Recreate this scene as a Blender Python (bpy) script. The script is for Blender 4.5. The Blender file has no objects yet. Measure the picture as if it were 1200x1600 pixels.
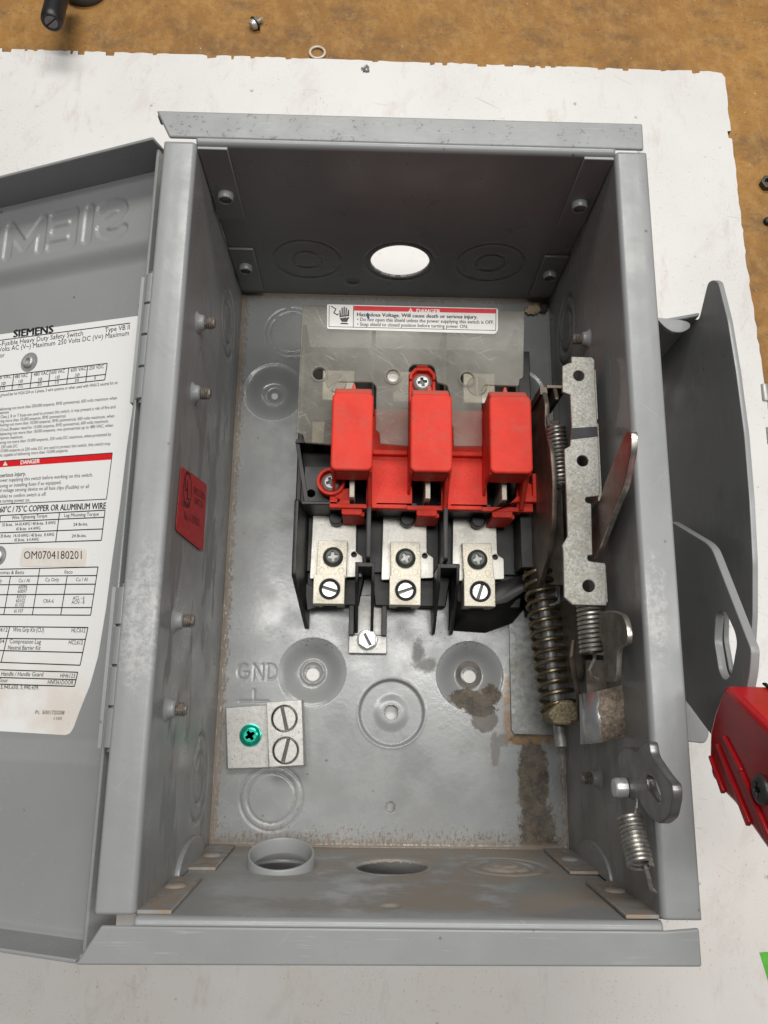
import bpy, bmesh, math, random
import numpy as np
from mathutils import Matrix, Vector
random.seed(7); np.random.seed(7)
C = bpy.context.scene.collection
MM = 0.001                                   # everything is modelled in millimetres

# ------------------------------------------------------------------ camera
SC = bpy.context.scene
CAM = np.array([-11.861, -72.746, 395.619])
ROT = np.array([[0.9996842354741728, -0.018539633155903213, -0.016962056091844004],
                [0.014180776558735527, 0.9734945304368517, -0.22827024507306812],
                [0.02074451543443669, 0.22795763029995694, 0.973450041793318]])
FOC = 1220.221
cd = bpy.data.cameras.new('camera'); cam = bpy.data.objects.new('camera', cd); C.objects.link(cam)
cd.sensor_fit = 'VERTICAL'; cd.sensor_height = 32.0; cd.sensor_width = 24.0
cd.lens = FOC / 1600 * 32.0; cd.clip_start = 0.01; cd.clip_end = 50
cam.matrix_world = Matrix(((*ROT[0], CAM[0]*MM), (*ROT[1], CAM[1]*MM), (*ROT[2], CAM[2]*MM), (0, 0, 0, 1)))
SC.camera = cam
# ------------------------------------------------------------------ light (workshop ceiling lamps, plus an added side fill)
W = bpy.data.worlds.new('World'); SC.world = W; W.use_nodes = True
W.node_tree.nodes['Background'].inputs[0].default_value = (0.93, 0.96, 1.0, 1)
W.node_tree.nodes['Background'].inputs[1].default_value = 0.07
def area(name, loc, target, sx, sy, power, col):
    l = bpy.data.lights.new(name, 'AREA'); l.shape = 'RECTANGLE'; l.size = sx; l.size_y = sy; l.energy = power; l.color = col
    o = bpy.data.objects.new(name, l); C.objects.link(o); o.location = loc
    o.rotation_euler = (Vector(target) - Vector(loc)).to_track_quat('-Z', 'Y').to_euler(); return o
area('ceiling_and_fill_lamp', (0.10, 1.25, 2.0), (0, 0, 0), 1.5, 0.5, 34, (1.0, 0.975, 0.935))
area('ceiling_and_fill_lamp', (1.25, 0.15, 1.7), (0, 0, 0), 0.3, 1.0, 9, (1.0, 0.98, 0.95))  # added fill from the right, brightens the left wall and the board
area('ceiling_and_fill_lamp', (0.02, 0.13, 2.3), (0, 0, 0), 1.5, 0.28, 25, (1.0, 0.985, 0.96))
SC.view_settings.view_transform = 'Standard'; SC.view_settings.look = 'None'
SC.view_settings.exposure = 0.0; SC.view_settings.gamma = 1.0
SC.cycles.max_bounces = 8

# ------------------------------------------------------------------ measuring helpers: a sight line met with a plane of the box
def ray(px, py):
    return ROT @ np.array([(px-600)/FOC, (800-py)/FOC, -1.0])
def meet(px, py, ax, v):
    d = ray(px, py); i = 'xyz'.index(ax); return CAM + (v-CAM[i])/d[i]*d
def atz(px, py, z): p = meet(px, py, 'z', z); return (p[0], p[1])
def atx(px, py, x): p = meet(px, py, 'x', x); return (p[1], p[2])
DA = math.radians(20.3)
DP0 = np.array([-104.9, 0, 96.6]); DU = np.array([-math.cos(DA), 0, -math.sin(DA)]); DN = np.array([-math.sin(DA), 0, math.cos(DA)])
def atd(px, py, off=0.0):                    # on the plane of the open door: (distance from hinge, y)
    d = ray(px, py); t = ((DP0+DN*off-CAM) @ DN)/(d @ DN); q = CAM+t*d
    return (float((q-DP0) @ DU), float(q[1]))
I4 = Matrix.Identity(4)
def frame(o, ex, ey, ez):
    m = Matrix.Identity(4)
    for r in range(3):
        m[r][0] = ex[r]; m[r][1] = ey[r]; m[r][2] = ez[r]; m[r][3] = o[r]
    return m
def FZ(z): return frame((0, 0, z), (1, 0, 0), (0, 1, 0), (0, 0, 1))
def FX(x): return frame((x, 0, 0), (0, 1, 0), (0, 0, 1), (1, 0, 0))      # local (u,v,w) = (y,z,x)
def FY(y): return frame((0, y, 0), (1, 0, 0), (0, 0, 1), (0, -1, 0))     # local (u,v,w) = (x,z,-y)
FD = frame(DP0, DU, (0, 1, 0), DN)                                       # door: (away from hinge, y, inward normal) - mirrored hand

# ------------------------------------------------------------------ mesh builder
class B:
    def __init__(s): s.v = []; s.f = []; s.m = []
    def add(s, vs, fs, mi=0, M=None):
        n = len(s.v)
        if M is not None: vs = [tuple(M @ Vector(p)) for p in vs]
        s.v += [tuple(p) for p in vs]; s.f += [tuple(i+n for i in f) for f in fs]; s.m += [mi]*len(fs); return s
    def box(s, x0, x1, y0, y1, z0, z1, mi=0, M=None):
        vs = [(x, y, z) for z in (z0, z1) for y in (y0, y1) for x in (x0, x1)]
        return s.add(vs, [(0, 2, 3, 1), (4, 5, 7, 6), (0, 1, 5, 4), (2, 6, 7, 3), (0, 4, 6, 2), (1, 3, 7, 5)], mi, M)
    def prism(s, poly, z0, z1, mi=0, M=None):
        a = sum(poly[i][0]*poly[(i+1) % len(poly)][1]-poly[(i+1) % len(poly)][0]*poly[i][1] for i in range(len(poly)))
        if a < 0: poly = poly[::-1]
        n = len(poly); vs = [(x, y, z0) for x, y in poly]+[(x, y, z1) for x, y in poly]
        fs = [tuple(range(n))[::-1], tuple(range(n, 2*n))]+[(i, (i+1) % n, n+(i+1) % n, n+i) for i in range(n)]
        return s.add(vs, fs, mi, M)
    def lathe(s, prof, seg=32, mi=0, M=None, cap=True):
        vs = []; fs = []; k = len(prof)
        for i in range(seg):
            a = 2*math.pi*i/seg; vs += [(r*math.cos(a), r*math.sin(a), z) for r, z in prof]
        for i in range(seg):
            j = (i+1) % seg
            fs += [(i*k+t, j*k+t, j*k+t+1, i*k+t+1) for t in range(k-1)]
        if cap:
            if prof[0][0] > 1e-6: fs.append(tuple(i*k for i in range(seg))[::-1])
            if prof[-1][0] > 1e-6: fs.append(tuple(i*k+k-1 for i in range(seg)))
        return s.add(vs, fs, mi, M)
    def tube(s, pts, r, seg=8, mi=0, M=None):
        P = [Vector(p) for p in pts]; n = len(P); vs = []; fs = []
        t0 = (P[1]-P[0]).normalized(); up = t0.orthogonal().normalized()
        for i in range(n):
            t = (P[min(i+1, n-1)]-P[max(i-1, 0)]).normalized()
            up = (up-t*up.dot(t)).normalized(); w = t.cross(up)
            rr = r[i] if isinstance(r, (list, tuple)) else r
            for k in range(seg):
                a = 2*math.pi*k/seg; vs.append(P[i]+(up*math.cos(a)+w*math.sin(a))*rr)
        for i in range(n-1):
            for k in range(seg):
                fs.append((i*seg+k, i*seg+(k+1) % seg, (i+1)*seg+(k+1) % seg, (i+1)*seg+k))
        fs += [tuple(range(seg))[::-1], tuple(range((n-1)*seg, n*seg))]
        return s.add(vs, fs, mi, M)
    def merge(s, me, mi=0, M=None):
        s.add([v.co[:] for v in me.vertices], [tuple(p.vertices) for p in me.polygons], mi, M); return s
def mesh_of(b, name, mats, sharp=35):
    me = bpy.data.meshes.new(name)
    me.from_pydata([(x*MM, y*MM, z*MM) for x, y, z in b.v], [], b.f)
    for m in (mats if isinstance(mats, (list, tuple)) else [mats]): me.materials.append(m)
    me.polygons.foreach_set('material_index', b.m)
    me.polygons.foreach_set('use_smooth', [True]*len(b.f)); me.update()
    me.set_sharp_from_angle(angle=math.radians(sharp)); return me
def obj(name, b, mats, parent=None, bev=0, seg=2, loc=None, fix=True, sharp=35):
    me = b if isinstance(b, bpy.types.Mesh) else mesh_of(b, name, mats, sharp)
    if fix and not isinstance(b, bpy.types.Mesh):
        bm = bmesh.new(); bm.from_mesh(me); bmesh.ops.recalc_face_normals(bm, faces=bm.faces); bm.to_mesh(me); bm.free()
        me.set_sharp_from_angle(angle=math.radians(sharp))
    o = bpy.data.objects.new(name, me); C.objects.link(o)
    if parent: o.parent = parent
    if loc: o.location = tuple(c*MM for c in loc)
    if bev:
        m = o.modifiers.new('bevel', 'BEVEL'); m.width = bev*MM; m.segments = seg; m.limit_method = 'ANGLE'; m.angle_limit = math.radians(40)
    return o
def thing(name, label, cat, loc=(0, 0, 0), group=None):
    o = bpy.data.objects.new(name, None); C.objects.link(o); o.location = tuple(c*MM for c in loc)
    o.empty_display_size = 0.02; o['label'] = label; o['category'] = cat
    if group: o['group'] = group
    return o
def tag(o, label, cat, group=None):
    o['label'] = label; o['category'] = cat
    if group: o['group'] = group
    return o
def circle(cx, cy, r, n=24, ry=None, a0=0): return [(cx+r*math.cos(a0+2*math.pi*i/n), cy+(ry or r)*math.sin(a0+2*math.pi*i/n)) for i in range(n)]
def rrect(x0, y0, x1, y1, r, n=5):
    out = []
    for cx, cy, a in ((x1-r, y1-r, 0), (x0+r, y1-r, 90), (x0+r, y0+r, 180), (x1-r, y0+r, 270)):
        out += [(cx+r*math.cos(math.radians(a+90*i/n)), cy+r*math.sin(math.radians(a+90*i/n))) for i in range(n+1)]
    return out
def roundpoly(poly, r, n=4):
    out = []; k = len(poly)
    for i in range(k):
        p = np.array(poly[i], float); a = np.array(poly[i-1], float)-p; b = np.array(poly[(i+1) % k], float)-p
        la, lb = np.linalg.norm(a), np.linalg.norm(b); q = min(r, la*.45, lb*.45)
        A = p+a/la*q; Bq = p+b/lb*q
        for t in np.linspace(0, 1, n+1): out.append(tuple((1-t)**2*A+2*t*(1-t)*p+t*t*Bq))
    return out
def plate_mesh(outline, holes=(), t=1.5, bev=0.3, res=1):
    cu = bpy.data.curves.new('tmp', 'CURVE'); cu.dimensions = '2D'; cu.fill_mode = 'BOTH'
    cu.extrude = max(t/2-bev, 0.001); cu.bevel_depth = bev; cu.bevel_resolution = res; cu.offset = -bev
    for pl in [outline]+list(holes):
        sp = cu.splines.new('POLY'); sp.points.add(len(pl)-1); sp.use_cyclic_u = True
        for q, p in zip(sp.points, pl): q.co = (p[0], p[1], 0, 1)
    o = bpy.data.objects.new('tmp', cu); me = bpy.data.meshes.new_from_object(o)
    bpy.data.objects.remove(o); bpy.data.curves.remove(cu); return me
def plate(b, outline, holes=(), t=1.5, bev=0.3, mi=0, M=None):         # lies from w = 0 to w = t in its frame
    me = plate_mesh(outline, holes, t, bev); b.merge(me, mi, (M or I4) @ Matrix.Translation((0, 0, t/2))); bpy.data.meshes.remove(me); return b
FONT = {}
def text_mesh(s, bold=0.0, ex=0.0):
    cu = bpy.data.curves.new('tmp', 'FONT'); cu.body = s; cu.size = 10; cu.resolution_u = 2; cu.offset = bold; cu.extrude = ex
    cu.fill_mode = 'BOTH' if ex else 'FRONT'
    o = bpy.data.objects.new('tmp', cu); me = bpy.data.meshes.new_from_object(o)
    bpy.data.objects.remove(o); bpy.data.curves.remove(cu); return me
CAP = 7.2                                     # cap height of the built-in font at size 10
def put_text(b, s, p0, p1, h, mi, M, w=0.06, bold=0.0, up=None):       # baseline p0 -> p1 (in the frame M), cap height h
    me = text_mesh(s)
    xs = [v.co.x for v in me.vertices]
    if not xs: return
    x0, x1 = min(xs), max(xs); p0 = np.array(p0); p1 = np.array(p1); d = (p1-p0)/max(x1-x0, 1e-6)
    if up is None:
        u = np.array([-d[1], d[0]]); u = u/np.linalg.norm(u)*h/CAP
    else: u = np.array(up)*h/CAP
    fs = [tuple(p.vertices) for p in me.polygons]
    for k in ((0,) if bold <= 0 else (-1, 1)):                           # heavier strokes: printed twice, a hair apart
        vs = [tuple(p0+d*(v.co.x-x0+k*bold*1.3)+u*(v.co.y+k*bold*.5))+(w+.006*k,) for v in me.vertices]
        b.add(vs, fs, mi, M)
    bpy.data.meshes.remove(me)
def line2(b, p, q, wd, mi, M, w=0.05):
    p = np.array(p); q = np.array(q); d = (q-p)/np.linalg.norm(q-p); n = np.array([-d[1], d[0]])*wd/2
    b.add([tuple(p-n)+(w,), tuple(q-n)+(w,), tuple(q+n)+(w,), tuple(p+n)+(w,)], [(0, 1, 2, 3)], mi, M)
def quad(b, pts, mi, M, w): b.add([tuple(p)+(w,) for p in pts], [tuple(range(len(pts)))], mi, M)

def smooth(a, b, x): t = np.clip((x-a)/(b-a), 0, 1); return t*t*(3-2*t)
def seg_dist(U, V, pts):
    d = np.full(U.shape, 1e9)
    for (a, b), (c, e) in zip(pts[:-1], pts[1:]):
        L2 = (c-a)**2+(e-b)**2+1e-9; t = np.clip(((U-a)*(c-a)+(V-b)*(e-b))/L2, 0, 1)
        d = np.minimum(d, np.hypot(U-a-t*(c-a), V-b-t*(e-b)))
    return d
def sheet(b, u0, u1, v0, v1, res, h, M, holes=(), mi=0, thick=1.5, keep=None):
    nu = int(round((u1-u0)/res))+1; nv = int(round((v1-v0)/res))+1
    us = np.linspace(u0, u1, nu); vs = np.linspace(v0, v1, nv); U, V = np.meshgrid(us, vs)
    for cx, cy, r in holes:                   # pull grid points onto the rim of each hole so that it is round
        D = np.hypot(U-cx, V-cy); s = (D > r-res*.75) & (D < r+res*.75); k = np.where(s, r/np.maximum(D, 1e-6), 1)
        U, V = cx+(U-cx)*k, cy+(V-cy)*k
    Z = h(U, V); idx = np.arange(nu*nv).reshape(nv, nu)
    f = np.stack([idx[:-1, :-1], idx[:-1, 1:], idx[1:, 1:], idx[1:, :-1]], -1).reshape(-1, 4)
    cu = U.ravel()[f].mean(1); cv = V.ravel()[f].mean(1); ok = np.ones(len(f), bool)
    for cx, cy, r in holes: ok &= np.hypot(cu-cx, cv-cy) > r*0.995
    if keep is not None: ok &= keep(cu, cv)
    f = f[ok]; P = np.stack([U.ravel(), V.ravel(), Z.ravel()], -1)
    P = P @ np.array(M.to_3x3()).T+np.array(M.translation)
    used = np.unique(f); rm = np.full(nu*nv, -1); rm[used] = np.arange(len(used))
    b.add(P[used].tolist(), rm[f].tolist(), mi)
    return b
def solid(o, t, off=-1):
    m = o.modifiers.new('thickness', 'SOLIDIFY'); m.thickness = t*MM; m.offset = off; return o

# ------------------------------------------------------------------ materials
class N:
    def __init__(s, name):
        s.mat = bpy.data.materials.new(name); s.mat.use_nodes = True; s.t = s.mat.node_tree; s.n = s.t.nodes; s.l = s.t.links
        s.p = s.n['Principled BSDF']; tc = s.n.new('ShaderNodeTexCoord'); k = s.n.new('ShaderNodeVectorMath'); k.operation = 'SCALE'
        s.l.new(tc.outputs['Object'], k.inputs[0]); k.inputs['Scale'].default_value = 1000.0; s.co = k.outputs[0]
        sp = s.n.new('ShaderNodeSeparateXYZ'); s.l.new(s.co, sp.inputs[0]); s.x, s.y, s.z = sp.outputs
    def put(s, sock, v):
        if isinstance(v, (int, float)): sock.default_value = v
        elif isinstance(v, tuple): sock.default_value = (*v, 1) if len(v) == 3 and sock.type == 'RGBA' else v
        else: s.l.new(v, sock)
    def m(s, op, a, b=0.0, c=0.0):
        q = s.n.new('ShaderNodeMath'); q.operation = op
        for i, v in enumerate((a, b, c)): s.put(q.inputs[i], v)
        return q.outputs[0]
    def noise(s, scale, det=4, rough=.55, co=None, dist=0.0):
        q = s.n.new('ShaderNodeTexNoise'); q.inputs['Scale'].default_value = scale; q.inputs['Detail'].default_value = det
        q.inputs['Roughness'].default_value = rough; q.inputs['Distortion'].default_value = dist; s.l.new(co or s.co, q.inputs['Vector']); return q.outputs['Fac']
    def vor(s, scale, feat='F1', out='Distance', co=None, rnd=1.0):
        q = s.n.new('ShaderNodeTexVoronoi'); q.feature = feat; q.inputs['Scale'].default_value = scale; q.inputs['Randomness'].default_value = rnd
        s.l.new(co or s.co, q.inputs['Vector']); return q.outputs[out]
    def scaled(s, x, y, z):
        q = s.n.new('ShaderNodeVectorMath'); q.operation = 'MULTIPLY'; s.l.new(s.co, q.inputs[0]); q.inputs[1].default_value = (x, y, z); return q.outputs[0]
    def turned(s, deg, x, y):
        q = s.n.new('ShaderNodeVectorRotate'); q.rotation_type = 'Z_AXIS'; q.inputs['Angle'].default_value = math.radians(deg); s.l.new(s.co, q.inputs['Vector'])
        w = s.n.new('ShaderNodeVectorMath'); w.operation = 'MULTIPLY'; s.l.new(q.outputs[0], w.inputs[0]); w.inputs[1].default_value = (x, y, 1); return w.outputs[0]
    def rng(s, v, a, b, c=0.0, d=1.0):
        q = s.n.new('ShaderNodeMapRange'); q.interpolation_type = 'SMOOTHSTEP'; s.put(q.inputs[0], v)
        for i, k in enumerate((a, b, c, d)): s.put(q.inputs[i+1], k)
        return q.outputs[0]
    def mix(s, f, a, b):
        q = s.n.new('ShaderNodeMix'); q.data_type = 'RGBA'; s.put(q.inputs[0], f); s.put(q.inputs[6], a); s.put(q.inputs[7], b); return q.outputs[2]
    def fmix(s, f, a, b):
        q = s.n.new('ShaderNodeMix'); q.data_type = 'FLOAT'; s.put(q.inputs[0], f); s.put(q.inputs[2], a); s.put(q.inputs[3], b); return q.outputs[0]
    def ell(s, cx, cy, rx, ry, ax='xy', soft=.6, wob=0.35, nsc=.25):     # soft blotch mask with a ragged outline
        A = {'x': s.x, 'y': s.y, 'z': s.z}
        dx = s.m('DIVIDE', s.m('SUBTRACT', A[ax[0]], cx), rx); dy = s.m('DIVIDE', s.m('SUBTRACT', A[ax[1]], cy), ry)
        r = s.m('SQRT', s.m('ADD', s.m('MULTIPLY', dx, dx), s.m('MULTIPLY', dy, dy)))
        if not hasattr(s, '_w'): s._w = s.m('ADD', s.m('SUBTRACT', s.noise(nsc*.7, 6, .7, None, .6), .5), s.m('MULTIPLY', s.m('SUBTRACT', s.noise(nsc*4, 4, .7, s.scaled(1.3, .6, 1)), .5), .55))
        r = s.m('ADD', r, s.m('MULTIPLY', s._w, wob*4))
        return s.rng(r, 1+soft*.3, 1-soft*.3)
    def out(s, col, rough=.5, metal=0.0, spec=.5, bump=None, dist=.05, strength=1.0):
        s.put(s.p.inputs['Base Color'], col); s.put(s.p.inputs['Roughness'], rough); s.put(s.p.inputs['Metallic'], metal)
        s.p.inputs['Specular IOR Level'].default_value = spec
        if bump is not None:
            q = s.n.new('ShaderNodeBump'); q.inputs['Distance'].default_value = dist*MM; q.inputs['Strength'].default_value = strength
            s.l.new(bump, q.inputs['Height']); s.l.new(q.outputs[0], s.p.inputs['Normal'])
        return s.mat
GREY = (0.270, 0.279, 0.279); DIRT = (0.21, 0.155, 0.105)
def paint(name, where=None, base=GREY, rough=.27):
    k = N(name)
    lo = k.noise(.018, 3, .5); col = k.mix(k.rng(lo, .3, .7), base, tuple(c*.93 for c in base))
    peel = k.noise(.42, 3, .5)
    chips = k.m('MULTIPLY', k.rng(k.vor(.10), .085, .04), k.rng(k.noise(.06, 3), .52, .6))
    specks = k.m('MULTIPLY', k.rng(k.noise(.9, 3, .6), .70, .74), k.rng(k.noise(.03, 2), .35, .65))
    col = k.mix(k.m('MULTIPLY', specks, .55), col, (.12, .10, .085))
    col = k.mix(k.m('MULTIPLY', chips, .8), col, (.10, .085, .075))
    hair = k.m('MAXIMUM', k.m('MULTIPLY', k.rng(k.noise(1.0, 1, .3, k.turned(37, .03, .9)), .72, .76), k.rng(k.noise(.025, 3), .46, .60)), k.m('MULTIPLY', k.rng(k.noise(1.0, 1, .3, k.turned(-50, .04, 1.0)), .73, .77), k.rng(k.noise(.03, 3), .46, .60)))
    col = k.mix(k.m('MULTIPLY', hair, .17), col, (.46, .46, .45))
    rg = k.fmix(k.rng(k.noise(.05, 5, .6), .35, .7), rough, rough+.16)
    if where:
        col, rg = where(k, col, rg)
    return k.out(col, rg, 0, .5, peel, .07, .5)
def floor_dirt(k, col, rg):
    fine = k.noise(.75, 5, .7); mid = k.noise(.16, 5, .65)
    stre = k.noise(1.0, 4, .65, k.scaled(.9, .28, 1))
    ax = k.m('ABSOLUTE', k.x)
    e_bot = k.rng(k.y, -112, -146); e_l = k.rng(k.x, -74, -85); e_top = k.rng(k.y, 136, 143); e_r = k.m('MULTIPLY', k.rng(k.x, 70, 85), k.rng(k.y, -60, -90))
    edge = k.m('MAXIMUM', k.m('MULTIPLY', e_bot, .80), k.m('MAXIMUM', k.m('MULTIPLY', e_l, .9), k.m('MAXIMUM', k.m('MULTIPLY', e_top, 1.0), k.m('MULTIPLY', e_r, .75))))
    tr = k.m('MULTIPLY', k.rng(k.x, 30, 85), k.rng(k.y, 95, 140)); edge = k.m('MAXIMUM', edge, k.m('MULTIPLY', tr, .62))
    bl = k.ell(-78, -118, 14, 22, soft=1.6); edge = k.m('MAXIMUM', edge, k.m('MULTIPLY', bl, .42))
    ring = k.m('MULTIPLY', k.rng(k.m('ABSOLUTE', k.m('SUBTRACT', k.m('SQRT', k.m('ADD', k.m('POWER', k.m('ADD', k.x, 56.8), 2), k.m('POWER', k.m('ADD', k.y, 121.3), 2))), 13.2)), 1.7, 1.1), .55)
    edge = k.m('MAXIMUM', edge, ring)
    thr = k.m('SUBTRACT', .80, k.m('MULTIPLY', edge, .42))
    spots = k.rng(k.m('SUBTRACT', k.fmix(.55, fine, stre), thr), -.01, .035)
    col = k.mix(k.m('MULTIPLY', spots, .85), col, k.mix(mid, (.21, .165, .12), (.13, .10, .072)))
    col = k.mix(k.m('MULTIPLY', k.rng(edge, .6, 1), k.m('MULTIPLY', k.rng(mid, .38, .62), .5)), col, (.26, .20, .15))
    # oily run below the mechanism plate, puddle by the mounting hole, rust along the plate
    run = k.m('MAXIMUM', k.ell(69, -112, 7.5, 24, soft=.5, wob=.22), k.m('MAXIMUM', k.ell(71, -136, 9, 16, soft=.5, wob=.3), k.m('MULTIPLY', k.ell(66, -93, 9, 3, soft=.4), 1.0)))
    pud = k.m('MAXIMUM', k.ell(38.5, -74, 9.5, 5.0, soft=.3, wob=.25), k.m('MAXIMUM', k.m('MULTIPLY', k.ell(46, -84, 6.5, 6, soft=.3, wob=.2), .7), k.m('MAXIMUM', k.ell(49.5, -72, 5, 5, soft=.5, wob=.3), k.ell(44, -79, 8, 3.5, soft=.4, wob=.35))))
    hol = k.rng(k.m('ABSOLUTE', k.m('SUBTRACT', k.m('SQRT', k.m('ADD', k.m('POWER', k.m('SUBTRACT', k.x, 39), 2), k.m('POWER', k.m('ADD', k.y, 61.8), 2))), 5.4)), 1.6, .8)
    tail = k.m('MAXIMUM', k.m('MAXIMUM', k.ell(51, -98, 2.3, 9, soft=.5, wob=.45), k.ell(55, -93, 3.5, 3.5, soft=.5, wob=.5)), k.ell(17, -58, 6, 3.0, soft=1.4, wob=.45))
    tail = k.m('MULTIPLY', k.m('MAXIMUM', tail, k.ell(13, -52, 3, 6, soft=1.4, wob=.4)), .5)
    oil = k.m('MAXIMUM', run, k.m('MAXIMUM', pud, k.m('MAXIMUM', k.m('MULTIPLY', hol, .85), tail)))
    oil = k.m('MULTIPLY', oil, k.rng(fine, .28, .50, .72, 1))
    col = k.mix(k.m('MULTIPLY', oil, .93), col, k.mix(k.rng(mid, .38, .62), (.115, .088, .058), (.045, .035, .023)))
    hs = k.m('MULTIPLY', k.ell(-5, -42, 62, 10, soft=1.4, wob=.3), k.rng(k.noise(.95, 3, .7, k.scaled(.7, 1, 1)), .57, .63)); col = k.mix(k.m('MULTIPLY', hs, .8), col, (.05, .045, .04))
    sd = k.m('MULTIPLY', k.m('MAXIMUM', k.rng(k.y, -139.5, -142.3), k.m('MULTIPLY', k.rng(k.y, 140, 142.5), .6)), k.rng(k.noise(.22, 4, .6), .25, .5, .45, .95)); col = k.mix(sd, col, (.20, .165, .13))
    rust = k.m('MAXIMUM', k.m('MULTIPLY', k.rng(k.m('ABSOLUTE', k.m('SUBTRACT', k.x, 57.2)), 2.6, 1.0), k.m('MULTIPLY', k.rng(k.y, -60, -66), k.rng(k.y, -97, -91))), k.m('MULTIPLY', k.rng(k.m('ABSOLUTE', k.m('ADD', k.y, 93)), 3.0, 1.2), k.m('MULTIPLY', k.rng(k.x, 56, 59), k.rng(k.x, 84, 76))))
    rust = k.m('MULTIPLY', rust, k.rng(k.noise(.3, 5, .6), .35, .5))
    col = k.mix(k.m('MULTIPLY', rust, .85), col, (.26, .145, .055))
    dust = k.m('MULTIPLY', k.rng(k.noise(.03, 4), .42, .65), .12); col = k.mix(dust, col, (.36, .33, .29))
    rg = k.fmix(k.m('MAXIMUM', oil, k.m('MULTIPLY', spots, .8)), rg, .8)
    return col, rg
def bottom_dirt(k, col, rg):
    n1 = k.noise(.035, 6, .62, k.scaled(1, 1, 1)); n2 = k.noise(.11, 5, .6)
    f = k.m('MULTIPLY', k.rng(n1, .38, .56), k.rng(k.x, -75, 10, .25, .9))
    f = k.m('MAXIMUM', f, k.m('MULTIPLY', k.rng(k.z, 26, 4), .9)); f = k.m('MULTIPLY', f, k.rng(k.z, 119, 104))
    col = k.mix(k.m('MULTIPLY', f, k.rng(n2, .25, .6, .7, .96)), col, k.mix(k.noise(.8, 4, .7), (.33, .285, .235), (.25, .21, .165)))
    w = k.m('MULTIPLY', k.ell(-35, 82, 34, 14, ax='xz', soft=.6, wob=.4), .5); col = k.mix(w, col, (.37, .385, .40))
    spk = k.rng(k.noise(.9, 3, .6), .70, .75); col = k.mix(k.m('MULTIPLY', spk, .6), col, (.13, .10, .08))
    return col, k.fmix(f, rg, .85)
def wall_dirt(k, col, rg):
    n = k.noise(.04, 5, .6, k.scaled(1, .5, 1.6)); inn = k.rng(k.z, 119, 112); sm = k.m('MULTIPLY', k.rng(n, .52, .56), inn)
    col = k.mix(k.m('MULTIPLY', sm, .34), col, (.205, .205, .20))
    dust = k.m('MULTIPLY', k.m('MULTIPLY', k.rng(k.z, 3, 112, .5, 1), k.rng(k.noise(.022, 4), .35, .62)), k.m('MULTIPLY', inn, .36))
    col = k.mix(dust, col, (.235, .205, .175))
    sc = k.m('MULTIPLY', k.m('MAXIMUM', k.ell(-91, -48, 6, 22, soft=1.4, wob=.4), k.ell(90, -42, 3.5, 17, soft=1.2, wob=.45)), k.rng(k.z, 118.5, 120)); sc = k.m('MULTIPLY', sc, k.rng(k.noise(.5, 5, .7), .4, .6)); col = k.mix(k.m('MULTIPLY', sc, .6), col, (.47, .465, .45))
    low = k.m('MULTIPLY', k.rng(k.z, 9, 0), k.rng(k.noise(.5, 4, .7), .46, .56)); col = k.mix(k.m('MULTIPLY', low, .7), col, (.20, .155, .11))
    return col, k.fmix(sm, rg, .55)
def rail_dirt(k, col, rg):
    s = k.m('MULTIPLY', k.rng(k.noise(.40, 5, .75), .585, .63), k.m('MULTIPLY', k.rng(k.noise(.05, 3), .36, .56), k.rng(k.y, -20, 20, .10, 1))); s2 = k.m('MULTIPLY', k.rng(k.noise(1.0, 2, .4, k.scaled(.05, 1.3, 1)), .62, .68), k.rng(k.noise(.06, 3), .45, .6))
    col = k.mix(k.m('MULTIPLY', s2, .4), col, (.42, .41, .40)); col = k.mix(k.m('MULTIPLY', s, .85), col, (.105, .085, .08)); return col, rg
def tab_dirt(k, col, rg):
    f = k.rng(k.noise(.12, 5), .36, .6); return k.mix(k.m('MULTIPLY', f, .85), col, (.27, .21, .155)), k.fmix(f, rg, .8)
PAINT = paint('grey_enamel'); P_FLOOR = paint('grey_enamel_dirty', floor_dirt, rough=.17); P_BOT = paint('grey_enamel_dusty', bottom_dirt)
P_WALL = paint('grey_enamel_smeared', wall_dirt); P_RIM = paint('grey_enamel_chipped', rail_dirt, rough=.3); P_TAB = paint('grey_enamel_dusty_tab', tab_dirt)
P_DOOR = paint('grey_enamel_door', rough=.25)
def guard_wear(k, col, rg):
    v = k.scaled(1, .05, .9); a = k.m('MULTIPLY', k.rng(k.noise(1.0, 2, .4, v), .60, .68), k.rng(k.noise(.03, 4), .46, .62)); b = k.rng(k.noise(.045, 5, .65), .52, .70)
    col = k.mix(k.m('MULTIPLY', a, .4), col, (.42, .42, .41)); return k.mix(k.m('MULTIPLY', b, .3), col, (.17, .165, .165)), rg
P_DARK = paint('grey_enamel_guard', guard_wear, base=(.29, .293, .295), rough=.34)
def plain(name, col, rough=.5, metal=0., var=.12, sc=.2, spec=.5, bump=0., spk=0., spkcol=(.05, .04, .03), spksc=1.2):
    k = N(name); n = k.noise(sc, 5, .6); c = k.mix(k.rng(n, .3, .7), tuple(min(1, q*(1+var)) for q in col), tuple(q*(1-var) for q in col))
    if spk: c = k.mix(k.m('MULTIPLY', k.rng(k.noise(spksc, 4, .7), .60-.1*spk, .68-.1*spk), .75), c, spkcol)
    return k.out(c, k.fmix(n, rough*.85, min(1, rough*1.15)), metal, spec, k.noise(1.6, 4, .6) if bump else None, bump or .05, 1.0)
BLACKP = plain('black_moulded_plastic', (.014, .0138, .0138), .46, var=.5, sc=.09, spec=.45, bump=.02)
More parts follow.
